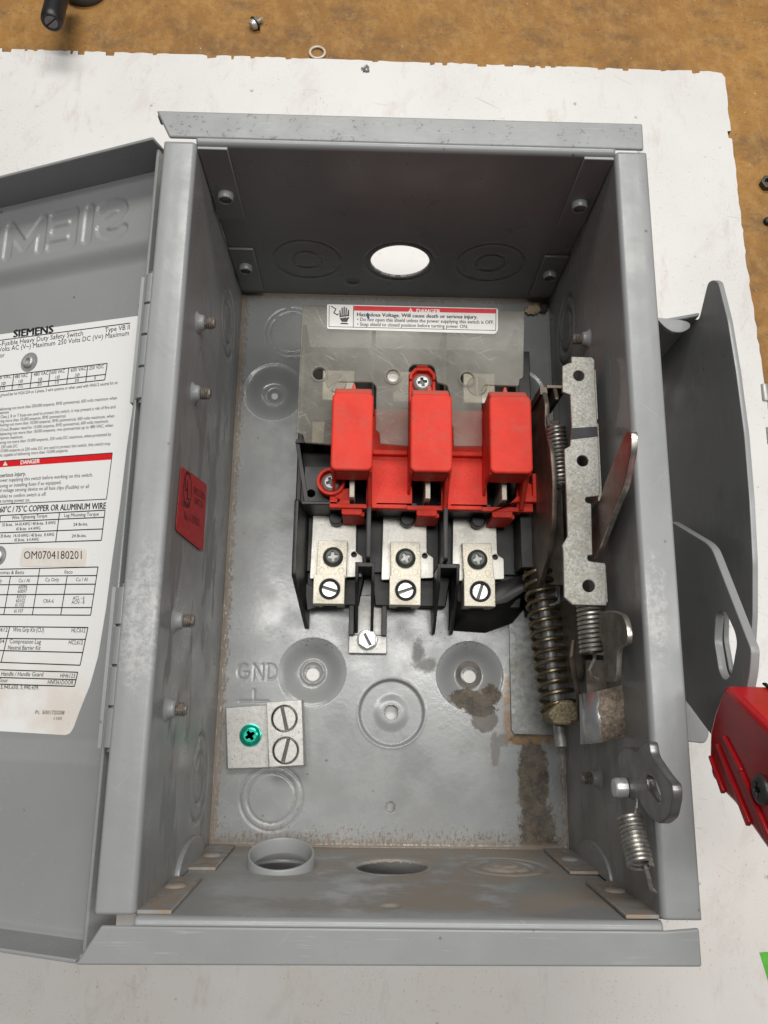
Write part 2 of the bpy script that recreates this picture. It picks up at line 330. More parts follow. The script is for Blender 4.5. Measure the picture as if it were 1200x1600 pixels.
def redmat():
    k = N('red_moulded_plastic'); n = k.noise(.06, 4, .6)
    c = k.mix(k.rng(n, .3, .7), (.74, .046, .026), (.64, .038, .022))
    sp = k.m('MULTIPLY', k.rng(k.noise(1.25, 3, .7), .60, .65), k.m('MULTIPLY', k.rng(k.noise(.07, 3), .30, .52), k.rng(k.z, 64, 46, .28, 1))); c = k.mix(k.m('MULTIPLY', sp, .85), c, (.05, .02, .015))
    d = k.m('MULTIPLY', k.rng(k.noise(.11, 6, .7), .46, .70), .42); c = k.mix(d, c, (.46, .11, .08))
    rs = k.m('MULTIPLY', k.m('MULTIPLY', k.rng(k.y, 59.3, 61), k.rng(k.z, 50, 56)), .5); c = k.mix(rs, c, (.33, .16, .13))
    return k.out(c, .58, 0, .22, k.noise(2.2, 3), .02, .6)
RED = redmat()
RED_FLAT = plain('red_sticker_vinyl', (.52, .034, .036), .6, var=.12, sc=.4)
def redgrip():
    k = N('red_grip_plastic'); return k.out(k.mix(k.rng(k.noise(.12, 5), .3, .7), (.50, .010, .016), (.40, .010, .014)), .30, 0, .5, k.noise(.9, 3), .05, .5)
REDGRIP = redgrip()
def galv(name, a, b, sc=.5, rough=.45, spk=.6, metal=.75):
    k = N(name); v = k.vor(sc, out='Color'); sep = k.n.new('ShaderNodeSeparateColor'); k.l.new(v, sep.inputs[0])
    n = k.noise(sc*.8, 5, .65); f = k.fmix(.5, sep.outputs[0], k.rng(n, .3, .7))
    c = k.mix(f, a, b); c = k.mix(k.m('MULTIPLY', k.rng(k.noise(1.5, 4, .75), .585, .66), spk), c, (.045, .038, .03))
    st = k.rng(k.noise(.06, 5), .5, .72); c = k.mix(k.m('MULTIPLY', st, .42), c, (.20, .165, .11))
    return k.out(c, k.fmix(f, rough*.8, rough*1.25), metal, .5, n, .03, .6)
GALV = galv('galvanised_steel', (.37, .365, .335), (.26, .255, .23), 1.5, .55, .75, .45)
GALVD = galv('galvanised_steel_dull', (.36, .365, .355), (.24, .245, .24), .5, .5, .45, .5)
TIN = galv('tinned_metal', (.71, .67, .565), (.63, .59, .485), 2.2, .5, .75, .25)
TINW = galv('tinned_metal_bright', (.78, .76, .70), (.70, .68, .62), 2.2, .45, .5, .3)
ALU = plain('cast_aluminium', (.43, .425, .40), .42, .4, .08, .5, bump=.02, spk=.12)
ZINC = plain('zinc_plated_screw', (.62, .63, .62), .34, .55, .12, .8)
BLKZ = plain('dark_screw_steel', (.062, .064, .058), .42, .35, .2, .4)
ZINCD = plain('dull_zinc_screw', (.34, .345, .34), .42, .5, .15, .6)
SPRING = plain('spring_steel', (.46, .445, .41), .40, .85, .2, .25, spk=.25)
BRASSY = plain('oiled_yellow_zinc_spring', (.215, .18, .115), .34, .85, .25, .16, spk=.35, spkcol=(.12, .06, .02))
BROWN = plain('oily_brown_steel', (.125, .10, .078), .45, .45, .35, .12, spk=.3)
RUSTY = plain('worn_brown_lever_steel', (.17, .105, .092), .38, .6, .35, .09, spk=.2)
LIT_EDGE = plain('lit_edge_steel', (.62, .58, .52), .3, .9, .25, .2)  # pale colour that paints in the light caught by plate edges
STUDM = plain('dirty_stud_steel', (.25, .22, .19), .5, .5, .4, .8, spk=.4)
SINT = plain('sintered_bronze', (.27, .225, .14), .7, .5, .3, .8, bump=.06, spk=.9, spkcol=(.04, .03, .015), spksc=1.5)
def wornblock():
    k = N('worn_plated_tab'); n = k.noise(.12, 6, .7)
    f = k.rng(k.m('ADD', k.m('MULTIPLY', k.m('SUBTRACT', k.x, 76.2), .13), n), .42, .47)
    g = k.noise(.7, 5, .75); c = k.mix(f, (.60, .61, .62), k.mix(k.rng(g, .35, .7), (.115, .085, .062), (.30, .245, .195)))
    return k.out(c, k.fmix(f, .25, .8), k.fmix(f, .85, .15), .5, g, .12, .8)
WORN = wornblock()
LATCH = plain('latch_steel', (.21, .205, .205), .36, .7, .2, .12)
GREEN = plain('green_dyed_screw', (.02, .47, .33), .22, .65, .15, .5)
WHITE = plain('white_label_vinyl', (.80, .79, .76), .45, var=.03, sc=.1, bump=.06)
def labelmat():
    k = N('white_label_film'); n = k.noise(.05, 5, .6)
    c = k.mix(k.m('MULTIPLY', k.rng(k.y, -45, -85), k.rng(n, .3, .65)), (.80, .80, .785), (.70, .645, .585))
    c = k.mix(k.m('MULTIPLY', k.rng(k.noise(.35, 4, .7), .68, .74), .3), c, (.45, .42, .38))
    return k.out(c, .34, 0, .5, k.rng(k.vor(.22), .16, .06), .14, .5)
LABEL = labelmat()
INK = plain('black_print', (.02, .02, .022), .5, var=.1); GINK = plain('grey_print', (.33, .33, .34), .4, .3)
REDINK = plain('red_print', (.66, .012, .018), .42, var=.06)
CREAM = plain('cream_serial_sticker', (.72, .665, .61), .55, var=.05)
BLUEINK = plain('blue_pen_smear', (.03, .05, .12), .5)
MARKER = plain('grey_marker_stripe', (.04, .039, .042), .6, spk=.2, spec=.25)
def shieldmat():
    k = N('smoked_clear_plastic'); n = k.noise(.045, 5, .6); sc = k.noise(.5, 4, .7, k.scaled(.35, 1.2, 1))
    base = k.mix(k.rng(n, .35, .65), (.30, .29, .255), (.22, .21, .18))
    base = k.mix(k.m('MULTIPLY', k.rng(sc, .60, .68), .5), base, (.62, .61, .58))
    for dg, lo in ((33, .68), (-20, .70), (64, .70)): base = k.mix(k.m('MULTIPLY', k.m('MULTIPLY', k.rng(k.noise(1.0, 1, .3, k.turned(dg, .05, 1.1)), lo, lo+.05), k.rng(k.noise(.05, 3), .44, .58)), .6), base, (.72, .71, .68))
    base = k.mix(k.m('MULTIPLY', k.rng(k.noise(1.3, 4, .7), .64, .7), .6), base, (.10, .08, .06))
    k.out(base, .26, 0, .5, n, .05, .5)
    tr = k.n.new('ShaderNodeBsdfTransparent'); tr.inputs[0].default_value = (.86, .85, .80, 1); mx = k.n.new('ShaderNodeMixShader')
    k.put(mx.inputs[0], k.fmix(k.rng(k.noise(.035, 4), .3, .7), 0.24, .43)); k.l.new(tr.outputs[0], mx.inputs[1]); k.l.new(k.p.outputs[0], mx.inputs[2])
    k.l.new(mx.outputs[0], k.n['Material Output'].inputs[0]); return k.mat
SHIELD = shieldmat()
def boardmat():
    k = N('white_melamine_worn'); n = k.noise(.010, 6, .6); c = k.mix(k.rng(n, .35, .7), (.69, .675, .66), (.64, .625, .605))
    c = k.mix(k.m('MULTIPLY', k.rng(k.y, -60, -170), k.rng(k.noise(.02, 5, .6), .3, .7, .35, 1)), c, (.655, .62, .585))
    sp = k.m('MULTIPLY', k.rng(k.noise(.55, 4, .7), .635, .70), k.rng(k.noise(.02, 4), .36, .60)); c = k.mix(k.m('MULTIPLY', sp, .8), c, (.33, .26, .20))
    big = k.m('MULTIPLY', k.rng(k.vor(.055), .085, .03), k.rng(k.noise(.11, 5, .7), .46, .55)); c = k.mix(k.m('MULTIPLY', big, .75), c, (.28, .23, .18))
    scr = None
    for i_, (deg, lo_) in enumerate(((28, .765), (-62, .775), (8, .76), (71, .775))):
        q_ = k.m('MULTIPLY', k.rng(k.noise(1.0, 1, .3, k.turned(deg, .03+.01*i_, .75)), lo_, lo_+.035), k.rng(k.noise(.02+.004*i_, 3), .44, .60)); scr = q_ if scr is None else k.m('MAXIMUM', scr, q_)
    c = k.mix(k.m('MULTIPLY', scr, .5), c, (.40, .37, .34))
    fs = k.m('MULTIPLY', k.rng(k.noise(1.3, 3, .7), .61, .66), k.rng(k.noise(.03, 5, .7), .44, .62)); c = k.mix(k.m('MULTIPLY', fs, .62), c, (.36, .29, .235))
    gs = k.m('MULTIPLY', k.rng(k.noise(.045, 6, .72, k.turned(35, 1, .35)), .55, .68), .30); c = k.mix(gs, c, (.50, .455, .40))
    sm = k.m('MULTIPLY', k.rng(k.noise(.05, 6, .75, k.scaled(1.5, .5, 1)), .54, .70), .42); c = k.mix(sm, c, (.48, .42, .35))
    return k.out(c, .42, 0, .5, k.noise(.5, 4), .04, .4)
BOARD = boardmat()
def benchmat():
    k = N('brown_hardboard'); n = k.noise(.012, 6, .62); c = k.mix(k.rng(n, .3, .7), (.37, .185, .044), (.25, .12, .032))
    c = k.mix(k.m('MULTIPLY', k.rng(k.noise(.03, 7, .75, k.scaled(1, 1.6, 1)), .46, .66), .72), c, (.135, .082, .043)); c = k.mix(k.m('MULTIPLY', k.rng(k.noise(.26, 5, .75), .55, .70), .5), c, (.12, .075, .04))
    c = k.mix(k.m('MULTIPLY', k.rng(k.noise(.5, 6, .75, k.scaled(.5, 1, 1)), .40, .70), .6), c, (.21, .125, .06))
    c = k.mix(k.m('MULTIPLY', k.rng(k.noise(.11, 6, .75, k.turned(-15, 1, .7)), .42, .68), .45), c, (.46, .27, .10))
    c = k.mix(k.rng(k.noise(.85, 3, .6), .66, .70), c, (.07, .05, .04))
    c = k.mix(k.m('MULTIPLY', k.rng(k.noise(.6, 2, .5, k.scaled(1.1, .9, 1)), .735, .755), .8), c, (.66, .62, .56))
    scr = k.m('MULTIPLY', k.rng(k.noise(1.0, 1, .3, k.turned(20, .6, .03)), .74, .78), k.rng(k.noise(.03, 3), .46, .58)); c = k.mix(k.m('MULTIPLY', scr, .6), c, (.09, .06, .04))
    return k.out(c, .65, 0, .22, k.noise(.8, 5), .06, .6)
BENCH = benchmat()
BOARDEDGE = plain('hardboard_edge', (.16, .085, .05), .8)
TAPE = plain('green_masking_tape', (.09, .42, .035), .5, var=.1)
CLEAR = plain('milky_plastic', (.62, .52, .43), .3, var=.1)
BLACKTOOL = plain('black_rubber_knob', (.010, .010, .012), .42, var=.3)
STONE = plain('dark_grey_foot', (.075, .078, .078), .6, var=.1)
CHIP = plain('dry_leaf_chip', (.36, .27, .18), .8, var=.25)
CHIPD = plain('dark_leaf_chip', (.045, .035, .025), .8, var=.25)
GAP_SHADE = plain('painted_gap_shade', (.008, .008, .008), .8)  # near-black that paints in the dark of recesses and gaps

# ------------------------------------------------------------------ bench and white board
ZB = -6.8
bench = obj('bench_top', B().box(-700, 700, -560, 620, ZB-40, ZB-3.2), BENCH); bench['kind'] = 'structure'
def jag(p, q, step, amp, nick):
    out = []; p = np.array(p, float); q = np.array(q, float); L = np.linalg.norm(q-p); d = (q-p)/L; n = np.array([-d[1], d[0]]); s = 0
    while s < L:
        out.append(tuple(p+d*s+n*random.uniform(-amp, amp)))
        if random.random() < nick:
            w = random.uniform(1.5, 6); dep = random.uniform(1.0, 2.6)
            out += [tuple(p+d*(s+.4)-n*dep), tuple(p+d*(s+w)-n*dep*random.uniform(.6, 1.1)), tuple(p+d*(s+w+.3)+n*0)]; s += w+.4
        s += step*random.uniform(.5, 1.5)
    return out
c0 = atz(1131, 113, ZB)
tl = atz(0, 76, ZB); e = (np.array(tl)-np.array(c0)); tl = tuple(np.array(c0)+e*1.35)
r1 = atz(1165, 400, ZB); r2 = atz(1200, 640, ZB); br = (r2[0]-16, -380)
# runs clockwise so that the inward side is the same on both edges
poly = jag(tl, (c0[0]-5, c0[1]+.3), 4, .45, .24)+[(c0[0]-1.5, c0[1]-.6), (c0[0], c0[1]-3)]+jag((c0[0]+.2, c0[1]-4), r1, 5, .45, .05)+jag(r1, r2, 5, .45, .05)+jag(r2, br, 6, .4, .04)+[(tl[0], -380)]
bb = B(); bb.prism(poly, ZB-3.1, ZB)
bb.m = [0 if len(f) > 4 else 1 for f in bb.f]
tag(obj('white_board', bb, [BOARD, BOARDEDGE]), 'scuffed white melamine board with ragged edge lying under the grey switch box', 'board')

# ------------------------------------------------------------------ the safety switch
SW = thing('safety_switch', 'open grey steel switch box with red and black switch inside', 'switch box')
WX, HY, DZ = 85.0, 143.0, 121.0
# --- back panel with pressed bowls, knockouts and the stamped letters
def stroke_letters(spec):
    return [[(np.array(p)) for p in s] for s in spec]
GND = []
def arc(cx, cy, rx, ry, a0, a1, n=10): return [(cx+rx*math.cos(math.radians(a0+(a1-a0)*i/n)), cy+ry*math.sin(math.radians(a0+(a1-a0)*i/n))) for i in range(n+1)]
gx, gy = -76.5, -66.0
GND.append(arc(gx+3, gy+3.6, 2.7, 3.6, 55, 330)+[(gx+5.6, gy+3.2), (gx+3.6, gy+3.2)])
GND.append([(gx+8.2, gy), (gx+8.2, gy+7.2), (gx+12.6, gy), (gx+12.6, gy+7.2)])
GND.append([(gx+15, gy), (gx+15, gy+7.2), (gx+16.6, gy+7.2)]+arc(gx+16.6, gy+3.6, 2.7, 3.6, 90, -90)+[(gx+15, gy)])
GND.append([(gx+2, -76.6), (gx+16, -76.6)]); GND.append([(gx+9, -75.8), (gx+9, -71)])
def ko_h(U, V, cx, cy, rs, depth=.55, w=.75, gaps=()):
    r = np.hypot(U-cx, V-cy); a = np.degrees(np.arctan2(V-cy, U-cx)); z = np.zeros_like(U)
    for i, R in enumerate(rs):
        g = np.exp(-((r-R)/w)**2)
        for ga in gaps: g = g*(1-np.exp(-(((a-ga-i*35+180) % 360-180)/9)**2))
        z -= depth*g
    return z
def floor_h(U, V):
    z = np.zeros_like(U)
    for cx, cy, R, dep, ring in ((-65.5, 85.4, 16, 5.2, 0), (-39.4, -62.2, 16.6, 5.3, 1), (38.9, -62.7, 16.6, 5.3, 1), (66, 85.4, 16, 5.2, 0)):
        r = np.hypot(U-cx, V-cy); z += np.where(r < R, -dep*smooth(R, R*.38, r)-.25, 0)*smooth(R+.35, R-.35, r)
        if ring: z += 1.0*np.exp(-((r-5.4)/.8)**2)
        else: z += -1.5*np.exp(-(r/3.2)**4)
    r = np.hypot(U-.2, V+81.1); z += -2.0*smooth(16.2, 15.2, r)+.5*smooth(9.5, 5, r)+.12*np.exp(-((r-16.6)/.5)**2)
    z += ko_h(U, V, -56.8, -121.3, (14.9, 11.5), .5, .42)+ko_h(U, V, -56.9, 120, (14.7, 12), .5, .42, (100,))
    g = np.full(U.shape, 1e9)
    m = (V < -55) & (V > -80) & (U < -50)
    if m.any():
        gg = np.full(m.sum(), 1e9)
        for s in GND: gg = np.minimum(gg, seg_dist(U[m], V[m], s))
        g[m] = gg
    z -= .26*np.exp(-(g/.42)**2)
    z += .10*np.sin(U*.05+.6)*np.sin(V*.04)
    z += .9*smooth(1.8, 0, np.minimum(WX-np.abs(U), HY-np.abs(V)))**2
    return z
bk = B(); sheet(bk, -WX, WX, -HY, HY, .46, floor_h, I4, ((-39.4, -62.9, 3.45), (39.4, -62.8, 3.4), (.1, -81, 3.45), (.15, -124.8, 2.4)))
solid(obj('back_panel', bk, P_FLOOR, SW, fix=False, sharp=60), 1.4)
# --- side and end walls, each with its rolled rim
def wall_prof(flange, top=DZ, R=2.2):
    rows = [(0.0, z, 1.0) for z in np.arange(0, top-R-.01, .9)]
    for a in np.linspace(0, 90, 7): rows.append((-(R-R*math.cos(math.radians(a))), top-R+R*math.sin(math.radians(a)), 0.0))
    for t in np.linspace(0, 1, 4)[1:]: rows.append((-(R+(flange-R)*t), top, 0.0))
    if flange > 8:
        for a in np.linspace(0, 90, 5)[1:]: rows.append((-flange-1.2*math.sin(math.radians(a)), top-1.2+1.2*math.cos(math.radians(a)), 0.0))
        rows.append((-flange-1.2, top-5, 0.0))
    return rows
def wall(name, u0, u1, flange, h, tf, mat, holes=(), res=.9, fl_u=None):
    b = B(); rows = wall_prof(flange); nu = int((u1-u0)/res)+1; us = np.linspace(u0, u1, nu)
    hw = np.array([r[0] for r in rows]); hz = np.array([r[1] for r in rows]); flat = np.array([r[2] for r in rows])
    U, Z = np.meshgrid(us, hz)
    for cx, cy, r in holes:
        D = np.hypot(U-cx, Z-cy); s = (D > r-res*.75) & (D < r+res*.75); k = np.where(s, r/np.maximum(D, 1e-6), 1); U, Z = cx+(U-cx)*k, cy+(Z-cy)*k
    Wd = hw[:, None]+h(U, Z)*flat[:, None]
    idx = np.arange(U.size).reshape(U.shape); f = np.stack([idx[:-1, :-1], idx[:-1, 1:], idx[1:, 1:], idx[1:, :-1]], -1).reshape(-1, 4)
    cu = U.ravel()[f].mean(1); cz = Z.ravel()[f].mean(1); ok = np.ones(len(f), bool)
    for cx, cy, r in holes: ok &= np.hypot(cu-cx, cz-cy) > r*.995
    f = f[ok]; vs = [tf(a, w, z) for a, w, z in zip(U.ravel(), Wd.ravel(), Z.ravel())]
    b.add(vs, f.tolist()); return obj(name, b, mat, SW, fix=False, sharp=50)
def side_h(U, Z):
    r = ko_h(U, Z, 108, 34, (17, 10.5), 1.3, .9, (60, 240))+ko_h(U, Z, -109.3, 32, (18.3, 10.5), 1.3, .9, (60, 240))
    return r+.35*np.sin(U*.03)*np.sin(Z*.026)
lw = wall('side_wall', -HY+.6, HY+.6, 12, side_h, lambda u, w, z: (-WX+w, u, z), P_WALL); solid(lw, 1.4, -1)
rw = wall('side_wall', -HY+.6, HY+1.2, 12, lambda U, Z: ko_h(U, Z, 108, 34, (17, 10.5), 1.3, .9, (60, 240))+.35*np.sin(U*.03)*np.sin(Z*.026), lambda u, w, z: (WX-w, u, z), P_WALL); solid(rw, 1.4, 1)
def top_h(U, Z):
    z = ko_h(U, Z, -46.8, 36, (17.3, 7.5), .75, .7, (0, 180))+ko_h(U, Z, 47, 37, (17.3, 7.5), .75, .7, (0, 180))
    z += ko_h(U, Z, .7, 36, (17.3,), .8, .6, (0, 180))
    return z-1.2*smooth(4, 3, np.hypot(U+23.9, Z-15.5))
HOLE_T = (.7, 36.2, 15.0)
tw = wall('end_wall', -WX-.2, WX+.2, 2.6, top_h, lambda u, w, z: (u, HY-w, z), PAINT, (HOLE_T,)); solid(tw, 1.4, -1)
def bot_h(U, Z):
    z = ko_h(U, Z, 47.7, 40, (17.5, 11, 6.5), .9, .9, (40, 220))+ko_h(U, Z, -.3, 41, (17.2,), .5, .8)
    z += 1.2*smooth(10, 6, np.hypot(U-47.7, Z-40))
    return z-1.0*smooth(3.2, 2.2, np.hypot(U+2.6, Z-105))+.25*np.sin(U*.05)
bw = wall('end_wall', -WX-.2, WX+.2, 2.6, bot_h, lambda u, w, z: (u, -HY+w, z), P_BOT, ((-.3, 41, 15.2), (-46.8, 41, 13.2))); solid(bw, 1.4, 1)
for nm, pl in (('rim_flange', [(-96.2, 145.8), (97, 145.8), (97.2, 158.2), (-102.3, 158.2)]), ('rim_flange', [(-95.5, -145.7), (-102.6, -157.2), (97, -156.2), (97, -144.8), (86, -145.7)])):
    b = B(); b.prism(pl, DZ-1.5, DZ); s = 1 if pl[0][1] > 0 else -1
    yo = pl[2][1]; b.prism([(-102.3, yo-s*1.6), (97.1, yo-s*1.6), (97.1, yo-s*.05), (-102.3, yo-s*.05)], DZ-7, DZ-1.7)
    obj(nm, b, P_RIM, SW, bev=1.3, seg=4)
b = B(); b.box(-97, 97, HY+1.5, HY+3, 0, 118.5)
# --- corner tabs folded from the side walls onto the end walls, with spot-weld dimples
def tab(y, x0, x1, z0, z1, cx, cz, mat, ring):
    s = 1 if y > 0 else -1; b = B()
    M = frame((0, y-s*1.35, 0), (1, 0, 0), (0, 0, 1), (0, s, 0))
    b.prism([(x0, z0), (x1, z0), (x1, z1), (x0, z1)], 0, 1.3, 0, M)
    o = obj('corner_tab', b, mat, SW, bev=.3)
    M2 = frame((cx, y-s*1.4, cz), (1, 0, 0), (0, 0, 1), (0, -s, 0))
    p = [(3.6, -.4), (3.5, 2.2), (3.1, 2.9), (2.5, 2.8), (2.2, 1.5), (0, 1.3)] if ring else [(4.2, -.3), (3.6, .5), (2.6, .95), (1.2, 1.0), (0, .95)]
    obj('weld_boss', B().lathe(p, 24, 0, M2), mat, o)
for s in (-1, 1):
    tab(HY-.1, s*72.7, s*84.9, 72, 119.7, s*78.5, 90, PAINT, True); tab(HY-.1, s*72.7, s*84.9, 6, 46.5, s*78.7, 30.5, PAINT, True)
    tab(-HY+.1, s*72.0, s*84.9, 6, 53.8, s*78, 30, P_TAB, False); tab(-HY+.1, s*74, s*86, 70, 118.5, s*80.5, 86, P_TAB, False)
    xx = s*(WX-1.4); b = B(); M = FX(xx) if s > 0 else FX(xx-1.4)          # pressed half-moon lug at the lower end
    hd = [(-143, 22)]+[(-143+11.5*math.sin(math.radians(a)), 46-24*math.cos(math.radians(a))) for a in range(0, 181, 12)]+[(-143, 70)]
    plate(b, hd, (), 2.2, .35, 0, M); obj('half_moon_lug', b, PAINT, SW)
# --- threaded studs through the walls
def stud(y, z, side, x=WX):
    d = -side; M = frame((side*x, y, z), (0, 1, 0), (0, 0, 1) if d > 0 else (0, 0, -1), (d, 0, 0))
    o = obj('weld_collar', B().lathe([(5.4, -.4), (4.4, .4), (3.5, 1.2), (3.1, 2.9), (2.4, 3.4), (0, 3.4)], 24, 0, M), PAINT, SW)
    pr = []
    for i in range(5): pr += [(2.65, 3.0+i*.85), (2.1, 3.42+i*.85)]
    obj('threaded_stud', B().lathe(pr+[(1.9, 7.4), (0, 7.5)], 20, 0, M), STUDM, o)
for y, z in ((75.8, 98), (45.2, 97), (-46.5, 98), (-78.8, 100)): stud(y, z, -1)
stud(84.8, 72.5, 1); stud(-105, 57, 1)
# --- pushed-out ring standing in the left knockout of the lower wall
M = frame((-46.8, -HY+.4, 41), (1, 0, 0), (0, 0, 1), (0, 1, 0))
M = frame((-46.4, -HY-.5, 45), (1, 0, 0), (0, -.30, .954), (0, .954, .30))
b = B(); b.lathe([(12.6, 0), (12.6, 6), (12.95, 6.6), (13.5, 6.6), (13.9, 6), (13.9, 0)], 48, 0, M, cap=False)
obj('knockout_collar', b, PAINT, SW)
b = B(); M = frame((-46.8, -HY-1.6, 41), (1, 0, 0), (0, 0, 1), (0, 1, 0)); plate(b, circle(0, 0, 18, 48), (circle(0, 0, 13.1, 48),), 1.2, .2, 0, M); obj('knockout_washer', b, PAINT, SW)

# --- red approval sticker on the left wall
b = B(); MS = frame((-WX+.45, 0, 0), (0, 0, -1), (0, 1, 0), (1, 0, 0))      # local (u,v,w) = (-z, y, x)
def sl(px, py): p = atx(px, py, -WX+.45); return (-p[1], p[0])
st = [sl(283, 728), sl(323, 757), sl(317, 863), sl(274, 828)]
plate(b, roundpoly(st, 2.5), (), .12, .02, 0, MS)
ex = np.array(st[1])-np.array(st[0]); ey = np.array(st[0])-np.array(st[3]); o0 = np.array(st[3])
def S(a, c): return tuple(o0+ex*a+ey*c)
cpt = S(.27, .70); rg = circle(*cpt, 7.2, 32); rg2 = circle(*cpt, 6.1, 32)
for i in range(32): quad(b, [rg[i], rg[(i+1) % 32], rg2[(i+1) % 32], rg2[i]], 1, MS, .16)
exn = ex/np.linalg.norm(ex); eyn = ey/np.linalg.norm(ey)
put_text(b, 'U', tuple(np.array(cpt)+exn*-4.2+eyn*-1), tuple(np.array(cpt)+exn*-.2+eyn*-1), 5, 1, MS, .16, .35); put_text(b, 'L', tuple(np.array(cpt)+exn*.3+eyn*-4), tuple(np.array(cpt)+exn*4+eyn*-4), 5, 1, MS, .16, .35)
put_text(b, 'LISTED', S(.12, .40), S(.40, .42), 2.4, 1, MS, .16, .1)
put_text(b, 'ENCLOSED', S(.50, .70), S(.95, .70), 3.0, 1, MS, .16, .06); put_text(b, 'SWITCH', S(.55, .54), S(.90, .54), 3.0, 1, MS, .16, .06)
put_text(b, 'No. A 7679652', S(.24, .22), S(.82, .20), 3.4, 1, MS, .16, .04)
obj('approval_sticker', b, [RED_FLAT, plain('dark_red_print', (.06, .010, .012), .6)], SW, fix=False)

# ------------------------------------------------------------------ door
DOOR_U = 205.0
def door_h(U, V):
    e = np.minimum(np.minimum(112-V, V+95), np.minimum(U-2.0, DOOR_U-14-U)); z = -4.5*smooth(-4.5, 4.5, e)
    L = np.full(U.shape, 1e9); m = (V > 115) & (V < 145)
    if m.any():
        u, v = U[m], V[m]; d = np.full(u.shape, 1e9)
        y0, y1 = 122.2, 137.4; h = y1-y0
        def sh(x): return x
        S_ = [(17.6, y1-3), (18.2, y1-1)]+arc(24.5, y1-h*.25, 6.6, h*.25, 160, 20, 12)[0:0]
        # letters run from the hinge outwards and read mirrored from the inside
        Sx0, Sw = 18.5, 13.0
        def A(x, y): return (Sx0+Sw*x, y0+h*y)
        Sp = [A(1-.93, .0+.80)]
        Sp = [A(.98, .90), A(.80, .99), A(.45, 1.0), A(.14, .90), A(.06, .73), A(.22, .58), A(.70, .42), A(.92, .27), A(.84, .10), A(.55, .0), A(.20, .0), A(.0, .10)]
        Sp = [(2*(Sx0+Sw*.5)-p[0], p[1]) for p in Sp]; Sp = [(2*(Sx0+Sw*.5)-p[0], p[1]) for p in Sp]
        d = np.minimum(d, seg_dist(u, v, Sp))
        d = np.minimum(d, seg_dist(u, v, [(37.6, y0), (37.6, y1)]))
        for x0 in (46.0, ): 
            for s in ([(x0, y0), (x0, y1)], [(x0, y1), (x0+11.5, y1)], [(x0, (y0+y1)/2), (x0+10, (y0+y1)/2)], [(x0, y0), (x0+11.5, y0)]): d = np.minimum(d, seg_dist(u, v, s))
        d = np.minimum(d, seg_dist(u, v, [(63.5, y0), (63.5, y1), (73, y0+3), (82.5, y1), (82.5, y0)]))
        x0 = 91.5
        for s in ([(x0, y0), (x0, y1)], [(x0, y1), (x0+11.5, y1)], [(x0, (y0+y1)/2), (x0+10, (y0+y1)/2)], [(x0, y0), (x0+11.5, y0)]): d = np.minimum(d, seg_dist(u, v, s))
        d = np.minimum(d, seg_dist(u, v, [(112, y0), (112, y1), (125, y0), (125, y1)]))
        d = np.minimum(d, seg_dist(u, v, [(p[0]+116, p[1]) for p in Sp]))
        L[m] = d
    z = z-.9*smooth(2.8, 2.0, L)
    z += 8*smooth(3, 0, 147.2-V)**2*.25+8*smooth(3, 0, V+156.6)**2*.25
    return z
door = B(); sheet(door, -6.5, DOOR_U, -156.6, 147.2, .62, door_h, FD, ((atd(46, 566)[0], atd(46, 566)[1], 2.2),))
DOOR = obj('door', door, P_DOOR, SW, fix=False, sharp=70); solid(DOOR, 1.3, 1)
b = B()
for y0, y1 in ((147.0, 148.3), (-157.8, -156.5)): b.box(-8.5, DOOR_U+1.2, y0, y1, -1.2, 19.5, 0, FD)
b.box(DOOR_U, DOOR_U+1.3, -156.4, 146.9, -1.2, 19.5, 0, FD); b.box(-7.8, -6.4, -156.4, 146.9, -1.2, 14, 0, FD)
obj('door_flange', b, P_DOOR, DOOR, bev=.4)
for ya, yb in ((35, 88), (-92, -36)):
    b = B(); n = 4; L = (yb-ya)/n
    for i in range(n):
        M = frame((-99.6, ya+i*L+.3, 113.6), (1, 0, 0), (0, 0, -1), (0, 1, 0)); b.lathe([(2.2, 0), (2.8, .25), (2.8, L-.85), (2.2, L-.6)], 20, 0, M)
    M = frame((-99.6, ya-1, 113.6), (1, 0, 0), (0, 0, -1), (0, 1, 0)); b.lathe([(1.5, 0), (1.5, yb-ya+2)], 14, 1, M)
    b.prism([(-104.9, ya), (-103.6, ya), (-103.6, yb), (-104.9, yb)], 97, 112, 0)
    obj('hinge', b, [PAINT, GALVD], DOOR, bev=0)
# --- rating label with its print
LB = B(); WL = .14
rgt = [(203, 486.5), (209, 487.5), (213, 494), (211.8, 507.5), (203.5, 575), (195.3, 640), (187, 695), (176, 786.7), (164, 869.7), (154, 946.7), (141.2, 1024), (128.3, 1070), (118.5, 1094), (110, 1115.8), (102.7, 1136), (99, 1143), (95.3, 1147), (89, 1149.4), (0, 1144)]
op = [atd(*p) for p in rgt]; tl_, bl_ = atd(0, 514.3), op[-1]
dirt_ = np.array(tl_)-np.array(op[0]); dirb = np.array(bl_)-np.array(op[-2])
outl = op+[tuple(np.array(bl_)+dirb/np.linalg.norm(dirb)*92), tuple(np.array(tl_)+dirt_/np.linalg.norm(dirt_)*76)]
plate(LB, outl, (), .15, .02, 0, frame(DP0+DN*-4.55, DU, (0, 1, 0), DN))
FL = frame(DP0+DN*-4.5, DU, (0, 1, 0), DN)
def dl(px, py): return atd(px, py, -4.5)
